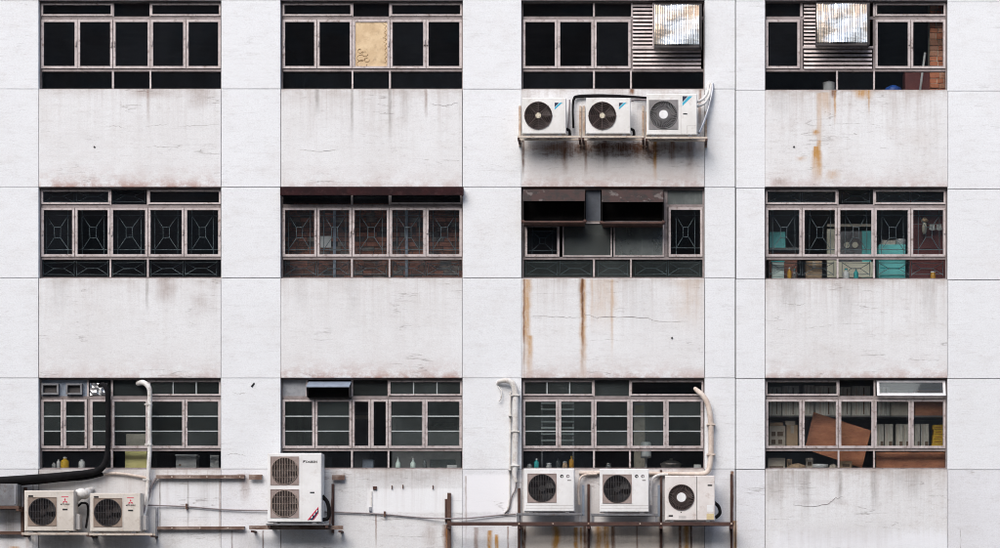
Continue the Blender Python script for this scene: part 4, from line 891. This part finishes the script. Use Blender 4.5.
def wall_rail(u0,u1,v0,v1,label,mat='weathered_rail',bolts=(),hooks=True):
    x0,x1,z0,z1 = RC(u0,u1,v0,v1,-.07)
    T = thing('angle_rail',((x0+x1)/2,0,z0),label,'steel rail','rusty angle rails bolted on the wall')
    MB().box(x0,x1,-.078,-.070,z0,z1).build('flange',mat,T); MB().box(x0,x1,-.0695,-.001,z1-.009,z1-.0005).build('ledge',mat,T)
    for u in bolts: p = P(u,(v0+v1)/2,-.07); MB().disc((p.x,p.z),.014,-.088,-.0785,8).build('bolt','pale_rail',T)
wall_rail(156,244.5,475,478.6,'long rusty rail under the sill beside the white riser pipe','weathered_rail',(172,190,207,225,240))
wall_rail(157,244.5,526.4,529.6,'long rusty rail low on the wall beside the cream unit','weathered_rail',(172,200,228))
wall_rail(249,262,474.5,479.5,'short rusty rail stub behind the left flank of the tall unit','weathered_rail')
wall_rail(239.5,245.5,526.5,532,'small rusty stub left of the tall unit tray','weathered_rail') if False else None
wall_rail(332,344.5,475,480,'short rusty rail stub right of the tall unit over a pale strip','weathered_rail')
# small wall fittings
p = P(375,488,0); T = thing('junction_box',(p.x,0,P(0,511,0).z),'small rusty switch hole with white conduit on the fresh paint patch','junction box')
MB().cbox(p.x-.035,p.x+.035,-.03,-.001,p.z-.03,p.z+.03,.006).build('old_box','dark_rust',T)
q = P(371.5,500,0); MB().box(q.x-.012,q.x+.012,-.02,-.001,q.z-.16,q.z+.16).build('conduit','pipe_white',T)
q = P(370.5,509,0); MB().cbox(q.x-.025,q.x+.025,-.04,-.001,q.z-.045,q.z+.04,.006).build('switch','galvanised',T)
for u,v,lab in ((392,487,'rusty peg on the fresh paint patch closest to the switch hole'),(403,486.5,'middle rusty peg on the upper edge of the fresh paint patch'),(433,487,'rusty peg on the fresh paint patch farthest from the switch hole')):
    p = P(u,v,0); tag(MB().box(p.x-.008,p.x+.008,-.03,-.001,p.z-.035,p.z+.03).build('wall_peg','rust'),lab,'peg','rusty pegs on the fresh paint patch')
p = P(252.5,385,0); tag(MB().add([(p.x-.03,-.004,p.z-.02),(p.x-.005,-.012,p.z-.045),(p.x+.045,-.006,p.z+.02),(p.x+.03,-.012,p.z+.05),(p.x,-.02,p.z)],[(0,1,4),(1,2,4),(2,3,4),(3,0,4),(0,3,2,1)]).build('wall_bolt','logo_black'),'small black bolt stub alone on the white pier','bolt')
for u,v,lab in ((672,338,'small dark plug in the panel below the rusty cowls'),(794,147,'small dark plug in the panel below the brick pile window'),(94.5,147,'small grey plug in the panel below the leftmost dark window')):
    p = P(u,v,0); tag(MB().disc((p.x,p.z),.017,-.012,-.0005,10).build('wall_plug','logo_black'),lab,'wall plug')
# cabinet at the left edge
x0,x1,z0,z1 = RC(-30,18,484,506,-.3); T = thing('equipment_cabinet',((x0+x1)/2,-.2,z0),'grey metal cabinet corner beside the cream unit','cabinet')
MB().cbox(x0,x1,-.34,-.06,z0,z1,.012).build('casing','old_grey_steel',T); MB().box(x1-.05,x1-.03,-.352,-.3405,z0+.03,z1-.02).build('edge_trim','galvanised',T)
z0 -= .0005
T = thing('wall_bracket',((x0+x1)/2,0,z0-.1),'rusty bracket holding the grey metal cabinet','bracket',GB)
MB().box(x0,x1+.03,-.36,-.30,z0-.05,z0).build('front_rail','rust',T); MB().box(x0,x1+.03,-.12,-.06,z0-.05,z0).build('rear_rail','rust',T)
MB().box(x1-.02,x1+.03,-.355,-.001,z0-.09,z0-.0505).build('arm','rust',T); MB().tube([(x1+.06,-.04,z0+.35),(x1+.055,-.045,z0-.1)],.03,8).build('upright','dark_rust',T)
MB().box(x1-.02,x1+.03,-.05,-.001,z0-.5,z0-.0905).build('upright','rust',T)
MB().box(x0,x1+.03,-.09,-.051,z0-.50,z0-.44).build('lower_rail','rust',T)

# ------------------------------------------------------------------ things inside, seen through the glass
def sill_z(r,c): return Z_(ROWS[r][1]+(1 if c==3 and r<2 else 0))-.002
def bottle(label,u,r,c,h,rad_,mat,y=.38,cap=None,neck=.4,name='bottle',cat='bottle',group=None,prof=None):
    y = max(.27, y-.09); x = P(u,0,y).x; z = sill_z(r,c); R = rad_
    pr = prof or [(R*.9,0),(R,.01),(R,h*.62),(R*.85,h*.72),(R*neck,h*.80),(R*neck,h*.88)]
    T = thing(name,(x,y,z),label,cat,group)
    MB().lathe(x,y,z,pr,14).build('body',mat,T)
    if cap: MB().lathe(x,y,z+pr[-1][1]+.0005,[(R*neck*1.15,0),(R*neck*1.15,h*.1),(R*neck*.6,h*.12)],12).build('cap',cap,T)
    return T
def carton(name,label,cat,u0,u1,zb,v0,y,dep,mat,tape=None,prints=(),group=None,lid=None,z1=None):
    x0,x1 = P(u0,0,y).x,P(u1,0,y).x; zt = z1 if z1 is not None else P(0,v0,y).z
    T = thing(name,((x0+x1)/2,y+dep/2,zb),label,cat,group)
    MB().cbox(x0,x1,y,y+dep,zb,zt,.006).build('body',mat,T)
    if tape: xm=(x0+x1)/2; MB().box(xm-.03,xm+.03,y-.002,y-.0005,zt-(zt-zb)*.35,zt-.008).build('tape',tape,T)
    for (a,b,c_,d,mt) in prints: MB().box(x0+(x1-x0)*a,x0+(x1-x0)*b,y-.0022,y-.0006,zb+(zt-zb)*c_,zb+(zt-zb)*d).build('print',mt,T)
    if lid: MB().cbox(x0-.012,x1+.012,y-.012,y+dep+.012,zt+.001,zt+lid[0],.005).build('lid',lid[1],T)
    return T
# room with cleaning things (bottom left window)
bottle('yellow detergent bottle on the sill behind the black hose window',65,2,0,.24,.075,'yellow_plastic',.36,'white_plastic')
bottle('slim white bottle leaning beside the yellow detergent bottle',58.5,2,0,.22,.035,'white_plastic',.38)
bottle('rounded white jug on the sill near the black hose',82,2,0,.22,.06,'white_plastic',.40,neck=.5)
bottle('small grey bottle left of the slim white bottle on sill',54,2,0,.16,.04,'grey_plastic',.42)
zs = sill_z(2,0)
carton('storage_box','pale yellow box with beige lid behind the white riser pipe','box',125,147,zs,450,.32,.25,'pale_yellow',lid=(.05,'cardboard_grey'))
zl = P(0,450,.32).z+.052
carton('cardboard_box','beige carton on top of the pale yellow box','box',126,147,zl,434,.34,.2,'cardboard_grey','box_tape')
carton('storage_box','light grey plastic box with dark marks on the sill','box',176,196.5,zs,456,.33,.25,'grey_plastic',prints=[(.15,.25,.3,.45,'box_print')],lid=(.03,'white_plastic'))
carton('storage_box','dim grey green tub at the end of the sill by the corner','box',210,219,zs,455,.36,.22,'grey_plastic')
for k in range(2):   # wire rack on the bars
    pass
# window of the tall unit: bottles
def pump(label,u):
    T = bottle(label,u,2,1,.20,.05,'mint_plastic',.36,group='pump bottles on the sill',prof=[(.044,0),(.05,.01),(.05,.12),(.03,.15),(.018,.17),(.018,.19)])
    x=P(u,0,.27).x; z=sill_z(2,1); MB().lathe(x,.27,z+.1905,[(.02,0),(.02,.02),(.008,.022),(.008,.04)],10).build('pump',"white_plastic",T)
    MB().box(x-.035,x+.008,.26,.28,z+.231,z+.243).build('spout','white_plastic',T)
pump('mint green pump bottle on the sill nearer the mullion',398); pump('mint green pump bottle on the sill nearer the glass tray',413)
glass('clear_plastic',(.7,.75,.75),.25,(.4,.44,.45),.1)
bottle('clear bottle standing at the glass tray on the sill',424.5,2,1,.22,.035,'clear_plastic',.36)
carton('tray','long clear plastic tray on the sill right of the bottles','tray',430,455,sill_z(2,1),459.5,.42,.12,'clear_plastic')
carton('tray','shallow white soap dish at the end of the clear tray','dish',447,457,sill_z(2,1),465,.30,.08,'white_plastic')
carton('storage_box','small blue grey tub on the sill behind the middle light','tub',362.5,373.5,sill_z(2,1),459.5,.36,.14,'blue_grey_steel')
carton('appliance','dark cabinet with pale top deep in the tall unit window room','cabinet',354,370,Z_(ROWS[2][1]+42),412,1.6,.6,'room_paint',prints=[(.1,.9,.93,.97,'box_tape')])
carton('appliance','grey cabinet with dark slot in the pump bottle room','cabinet',392,461,Z_(ROWS[2][1]+42),400,1.3,.6,'grey_plastic',prints=[(.05,.95,.72,.86,'guard_black'),(.6,.9,.77,.80,'box_tape'),(.02,.98,.55,.57,'box_print')])
# emblem unit window: rack and kitchen things
bottle('teal bottle on the sill above the emblem unit',536.5,2,2,.21,.045,'teal_plastic',.36,'white_plastic')
bottle('amber bottle on the sill above the emblem unit',571.5,2,2,.26,.045,'amber',.36,'yellow_plastic')
bottle('small pale jar between the teal and amber bottles',549,2,2,.13,.05,'grey_plastic',.38,'white_plastic',.8)
bottle('tan jar next to the amber bottle',565,2,2,.16,.05,'cardboard',.42,'white_plastic',.7)
bottle('tall clear bottle between the pale jar and tan jar',558,2,2,.24,.04,'clear_plastic',.44,'guard_black')
bottle('small squat green grey jar at the left end of the sill',529.5,2,2,.13,.045,'grey_plastic',.40,None,.8)
bottle('clear glass jar on the sill behind the middle light',608.5,2,2,.12,.05,'clear_plastic',.36,'steel_pot',.8)
carton('tissue_box','small white box at the sill corner by the cream pipe','box',694,701,sill_z(2,2),464.5,.30,.08,'white_plastic')
x0,x1 = P(541,0,.5).x,P(574,0,.5).x; zf=Z_(ROWS[2][1]+42)
T = thing('slat_rack',((x0+x1)/2,.55,zf),'pale wire rack of level slats behind the emblem unit window','rack')
for k in range(8): z=P(0,403+k*6.2,.5).z; MB().box(x0,x1,.50,.53,z-.014,z+.014).build('slat','glazing_bar',T)
for x in (x0,x1-.03): MB().box(x,x+.03,.531,.56,zf,P(0,398,.5).z).build('post','old_grey_steel',T)
zs = sill_z(2,2)
x=P(646,0,.45).x; T=thing('canister',(x,.45,zs),'white canister standing on a short stand behind the glass','canister')
MB().lathe(x,.45,zs,[(.05,0),(.05,.02),(.02,.03),(.02,.22),(.10,.24),(.10,.26)],14).build('stand','grey_plastic',T); MB().lathe(x,.45,zs+.2605,[(.09,0),(.095,.02),(.095,.24),(.08,.26)],16).build('drum','white_plastic',T)
x=P(671,0,.46).x; T=thing('cooking_pot',(x,.46,zs),'shiny steel cooking pot with lid on the sill','pot')
MB().lathe(x,.46,zs,[(.13,0),(.17,.03),(.185,.10),(.20,.12),(.20,.13)],22).build('pot','steel_pot',T); MB().lathe(x,.46,zs+.1305,[(.19,0),(.13,.045),(.03,.065),(.03,.09),(.015,.095)],22).build('lid','steel_pot',T)
carton('appliance','pale yellow carton high on the cabinet behind the bars','box',634,645,Z_(ROWS[2][1]+42),402,1.0,.3,'cardboard_grey',prints=[(.1,.9,.9,.97,'label_yellow')])
# store room of the propped-open window
zf=Z_(ROWS[2][1]+42); zs=sill_z(2,3)
x0,x1=P(767,0,.66).x,P(946,0,.66).x
T=thing('shelf_unit',((x0+x1)/2,1.2,zf),'dark store room shelf unit behind the propped open window','shelf')
zsh=[P(0,448.5,.66).z,P(0,415.5,.66).z]; 
for z in zsh: MB().box(x0,x1,.66,1.26,z-.03,z).build('shelf_board','room_paint',T)
for u in (767,838,874,945): x=P(u,0,.66).x; MB().box(x-.02,x+.02,1.22,1.2595,zf,P(0,383,.66).z).build('post','old_grey_steel',T)
GX='cartons on the store room shelves'
PR=[(.15,.4,.55,.75,'box_print'),(.5,.85,.55,.75,'box_print'),(.15,.4,.2,.4,'box_print'),(.55,.8,.2,.4,'box_print')]
carton('cardboard_box','printed carton with dark lettering blocks at the left end of the lower shelf','box',769,785.5,zsh[0],426,.68,.4,'cardboard_grey',prints=PR,group=GX)
carton('cardboard_box','plain tan carton beside the printed carton on the lower shelf','box',786.5,798,zsh[0],425,.68,.4,'cardboard','box_tape',group=GX)
carton('cardboard_box','small flat carton on top of the plain tan carton','box',785.5,795,P(0,425,.68).z+.001,421,.70,.3,'cardboard_grey',group=GX)
for i,(u0,u1,v0,lab) in enumerate([(769,781,387,'grey paper bundle at the left end of the upper shelf'),(782,799,386,'wide grey paper bundle with a slanted strap'),(804,814,385,'narrow grey paper bundle just right of the first post'),(815,836,386,'wide pale paper bundle above the leaning plywood'),(840,851,387,'grey paper bundle right of the second post'),(852,870,386,'pale paper bundle with white spine strips'),(878,890,387,'dim paper bundle left of the tan carton')]):
    carton('paper_bundle',lab,'paper bundle',u0,u1,zsh[1],v0,.71,.4,'paper_bundle',prints=[(.2,.3,.05,.95,'box_tape'),(.62,.68,.05,.95,'box_print')],group='paper bundles on the upper shelf')
carton('cardboard_box','tan carton in the middle of the upper shelf','box',891,908,zsh[1],390,.69,.4,'cardboard_grey','box_tape',group=GX)
carton('cardboard_box','wide red brown carton at the right end of the upper shelf','box',915,945,zsh[1],390,.69,.4,'plywood',group=GX)
for (u0,u1,lab) in [(877,884,'slim file box left of two on the lower shelf'),(885,893,'second slim file box on the lower shelf'),(896,903,'file box with pale stripes beside the casement post'),(903.5,909,'narrow dark file box by the casement post'),(915,920,'thin upright file box right of the casement post'),(921,929,'upright file box next to the yellow stack')]:
    carton('file_box',lab,'file box',u0,u1,zsh[0],424,.69,.35,'paper_bundle',prints=[(.15,.3,.03,.97,'box_tape'),(.5,.9,.1,.3,'box_print')],group='file boxes on the lower shelf')
for k in range(5):
    z=zsh[0]+k*.088; carton('parcel',['bottom yellow parcel of the stack on the shelf','second yellow parcel up in the stack on the shelf','third yellow parcel up in the stack on the shelf','fourth yellow parcel up in the stack on the shelf','topmost yellow parcel of the stack on the shelf'][k],'parcel',933+(k%2)*.8-(k<2)*1.2,943.5,z,0,.68,.25,'yellow_plastic',prints=[(.2,.8,.3,.6,'amber')],group='yellow parcels stacked on the shelf',z1=z+.085)
bp=[(806.5,452),(812,413),(867,431),(862,468),(812,455)]
b=MB(); q=[P(u,v,.50) for u,v in [(805,449),(813.5,412),(871,430.5),(862,468.0)]]
b.poly([(p.x,p.z) for p in q],.50,.524)
tag(b.build('plywood_board','plywood'),'red brown plywood board leaning aslant inside the store room window','board')
carton('wooden_panel','red brown wooden panel standing along the sill in the store room','panel',876,945.5,zs,452,.34,.02,'plywood')
carton('cardboard_box','small striped carton on the sill in the store room corner','box',768,785,zs,458,.36,.2,'cardboard_grey',prints=[(.1,.45,.55,.9,'box_tape'),(.55,.9,.55,.9,'box_tape'),(.1,.9,.1,.35,'box_print')])
x=P(820,0,.42).x; tag(MB().lathe(x,.42,zs,[(.10,0),(.14,.05),(.15,.11),(.14,.115)],18).build('basin','white_plastic'),'pale round basin on the sill below the plywood board','basin')
x=P(797,0,.44).x; tag(MB().lathe(x,.44,zs,[(.14,0),(.17,.05),(.15,.10),(.06,.13),(.02,.14)],16).build('sack','cardboard'),'brown bundled sack on the sill beside the pale basin','sack')
x=P(833,0,.40).x; tag(MB().lathe(x,.40,zs,[(.05,0),(.08,.05),(.06,.10),(.02,.12)],12).build('sack','cardboard_grey'),'small grey sack on the sill right of the pale basin','sack')
# brick pile window (top right)
zs=sill_z(0,3); zf=Z_(ROWS[0][1]+42)
x0,x1=P(930,0,.62).x,P(946,0,.62).x
T=thing('brick_pier',((x0+x1)/2,.8,zf),'rough red brick pier inside the window at its right jamb','brick pier')
MB().box(x0+.012,x1,.635,1.02,zf,Z_(-10)-.02).build('mortar','cream_wall',T)
z=zf; k=0; random.seed(11)
while z < Z_(-8):
    h=.10+random.uniform(-.012,.02); xs=x0
    while xs < x1-.03:
        bw_=min((.17 if (k%2) else .13)*random.uniform(.85,1.15), x1+.03-xs); d=random.uniform(-.014,.008)
        MB().cbox(xs,xs+bw_-.012,.618+d,.67,z,z+h-.012,.008).build('brick',random.choice(['brick','brick','brick_pale']),T); xs+=bw_
    z+=h; k+=1
x=P(829,0,.4).x; T=thing('saucepan',(x,.4,zs),'white enamel pot on the sill under the shiny hood','pot')
MB().lathe(x,.4,zs,[(.10,0),(.11,.02),(.11,.22),(.115,.225)],18).build('pot','white_plastic',T); MB().lathe(x,.4,zs+.2255,[(.10,0),(.05,.025),(.015,.03),(.015,.045)],16).build('lid','white_plastic',T)
tag(MB().lathe(P(893,0,.4).x,.4,zs,[(.12,0),(.16,.04),(.15,.12),(.07,.17),(.03,.18)],14).build('cloth_bundle','blue_plastic'),'blue crumpled bundle on the sill','bundle')
tag(MB().tube([(P(919,0,.5).x,.45,zs),(P(925,53,.62).x,.62,P(925,53,.62).z)],.022,8).build('stick','white_plastic'),'pale stick leaning beside the brick pier','stick')
carton('cardboard_box','dark red carton on the floor of the brick pier room','box',905,930,zf,70,.75,.4,'red_door')
# grilled windows, middle row
zf=Z_(ROWS[1][1]+42); zs=sill_z(1,1)
x0,x1=P(277,0,.63).x,P(466,0,.63).x
T=thing('brick_partition',((x0+x1)/2,.9,zf),'dull brown brick partition behind the window under the maroon canopy','brick wall')  # modelled bricks standing in for a brick reflection in the panes
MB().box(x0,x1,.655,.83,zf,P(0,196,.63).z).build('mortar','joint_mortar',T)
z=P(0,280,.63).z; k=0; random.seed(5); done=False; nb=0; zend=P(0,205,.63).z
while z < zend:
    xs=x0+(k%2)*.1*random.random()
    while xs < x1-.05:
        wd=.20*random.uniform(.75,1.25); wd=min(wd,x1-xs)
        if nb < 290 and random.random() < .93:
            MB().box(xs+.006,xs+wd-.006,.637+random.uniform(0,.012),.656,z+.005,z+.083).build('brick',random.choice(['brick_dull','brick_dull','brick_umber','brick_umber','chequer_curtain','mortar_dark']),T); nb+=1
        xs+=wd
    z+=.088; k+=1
carton('notice','pale paper notice propped against the brick partition','notice',320,331,P(0,246,.70).z,236,.735,.01,'white_plastic') if False else None
n_ = MB(); x0,x1,z0,z1=RC(320.5,331,236,247.5,.62); n_.box(x0,x1,.624,.632,z0,z1); tag(n_.build('paper_notice','white_plastic'),'pale paper notice stuck on the brick partition','notice')  # pale sheet added for a bright window reflection in the pane
for u in (334.5,406.5): x=P(u,0,.6).x; tag(MB().box(x-.025,x+.025,.585,.615,zf,P(0,208,.6).z).build('steel_post','blue_grey_steel'),['blue grey steel post by the paper notice','blue grey steel post far from the paper notice'][u>400],'post')
# teal room
zf=Z_(ROWS[1][1]+42)
carton('cabinet','bright teal cabinet with ribbed front behind the grille','cabinet',879,905.5,zf,244.5,.60,.5,'teal_paint',prints=[(.05,.95,.80,.815,'teal_plastic'),(.05,.95,.70,.712,'teal_plastic'),(.05,.95,.6,.612,'teal_plastic')])
carton('cabinet','teal box on a dark counter at the left of the grilled room','box',769.5,785.5,P(0,248,.66).z,232,.66,.4,'teal_paint')
x0,x1,z0,_=RC(766,800,248,248,.66); zc=P(0,248,.66).z-.001
T=thing('counter',((x0+x1)/2,1.1,zf),'dark counter carrying the teal box','counter'); MB().box(x0,x1,.62,1.2,zc-.04,zc).build('top','room_paint',T); MB().box(x0+.05,x1-.05,.70,1.15,zf,zc-.041).build('body','brick_dull',T)
x0,x1,z0,z1=RC(827,871,0,228,.85)
T=thing('partition',((x0+x1)/2,1.25,zf),'cream partition with dark doorway in the teal cabinet room','partition')
MB().box(x0,P(838,0,.85).x,.85,.90,zf,z1 if False else P(0,229,.85).z).build('board','cream_wall',T); MB().box(P(838,0,.85).x+.002,P(862,0,.85).x,.87,.90,zf,P(0,231,.85).z).build('door_leaf','old_grey_steel',T)
MB().box(P(862,0,.85).x+.002,x1,.85,.90,zf,P(0,231,.85).z).build('board','teal_paint',T); MB().box(x0,P(873,0,.85).x,.81,.849,P(0,277,.81).z,P(0,262,.81).z).build('kick_board','cream_wall',T)
MB().box(x0,x1,.80,.848,P(0,226.5,.80).z,P(0,224,.80).z).build('rail','box_tape',T)
for cu in (847,855): p=P(cu,245,.85); MB().disc((p.x,p.z),.055,.84,.8685,14).build('knob_plate','cream_wall',T)
x0,x1,z0,z1=RC(909.5,948,0,209,.8)
T=thing('wooden_door',((x0+x1)/2,.82,zf),'dark red wooden door leaf at the right of the grilled room','door')
MB().box(x0,x1,.8,.85,zf,P(0,200,.8).z).build('leaf','red_door',T)
for v in (214,235,256): z=P(0,v,.8).z; MB().box(x0+.06,x1-.04,.788,.799,z-.25,z).build('panel','red_door',T)
x=P(924.5,0,.68).x; T=thing('hanging_lamp',(x,.68,P(0,234,.68).z),'cream bulb lamp hanging before the dark red door','lamp')
z=P(0,234,.68).z; MB().lathe(x,.68,z,[(.02,0),(.045,.04),(.05,.12),(.03,.2),(.02,.22)],14).build('bulb','cream_wall',T); MB().tube([(x,.68,z+.22),(x,.68,Z_(177)-.01)],.006,5).build('flex','guard_black',T); MB().lathe(x,.68,z+.2205,[(.06,0),(.07,.03),(.02,.08)],14).build('cap','cardboard',T)
for u,lab in ((932,'small pale cloth pegged near the hanging lamp'),(939,'second small pale cloth pegged further from the lamp')):
    x0,x1,z0,z1=RC(u-2.5,u+2.5,224,230,.7); c_=MB(); c_.add([(x0,.70,z1),(x1,.71,z1),(x1+.01,.69,z0),(x0-.005,.715,z0+.01),((x0+x1)/2,.68,z0-.01)],[(0,1,2,4,3)]); tag(c_.build('cloth','white_plastic'),lab,'cloth')
x0,x1=P(910,0,.7).x,P(947,0,.7).x; z=P(0,224,.7).z; tag(MB().tube([(x0,.7,z),(x1,.7,z)],.006,5).build('wash_line','cable_grey'),'thin line stretched in front of the dark red door','line')

# more clutter on the sill and shelves of the teal cabinet room
zs = sill_z(1,3)
carton('storage_box','pale green tub on the sill below the teal box','tub',772,784,zs,262,.34,.2,'mint_plastic',lid=(.02,'teal_plastic'))
bottle('brown bottle on the sill beside the pale green tub',789.5,1,3,.26,.04,'amber',.38,'white_plastic')
bottle('clear bottle on the sill next to the brown bottle',794.5,1,3,.24,.035,'clear_plastic',.40,'teal_plastic')
carton('cardboard_box','tan carton on the sill left of the cream partition','box',806,822,zs,261,.36,.2,'cardboard','box_tape')
bottle('white jug on the sill before the cream partition',846,1,3,.24,.06,'white_plastic',.40,'teal_plastic')
bottle('teal bottle on the sill right of the white jug',856,1,3,.25,.042,'teal_plastic',.42,'white_plastic')
carton('paper_bundle','stack of pale paper lying on the bright teal cabinet','paper bundle',882,896,P(0,244.5,.6).z+.001,240,.63,.3,'paper_bundle')
tag(MB().lathe(P(900.5,0,.72).x,.72,P(0,244.5,.6).z+.001,[(.07,0),(.09,.03),(.10,.10),(.095,.11)],16).build('bowl','white_plastic'),'white bowl on the bright teal cabinet beside the paper stack','bowl')
bottle('small amber jar on the sill before the dark red door',933,1,3,.18,.05,'amber',.36,'white_plastic',.8)
# loose things in the store room
carton('cardboard_box','small flat carton lying on the printed carton','box',770,783,P(0,426,.68).z+.001,422.5,.72,.3,'cardboard',group=GX)
zs = sill_z(2,3)
for u0,u1,v0,mt,lab in ((787,792,459,'cardboard','thin brown packet upright beside the striped carton'),(806,813,458,'cardboard_grey','grey brown packet between the sack and the basin'),(840,852,461,'cardboard','low brown carton at the foot of the plywood board')):
    carton('packet',lab,'packet',u0,u1,zs,v0,.40,.12,mt,prints=[(.2,.8,.4,.7,'box_print')])
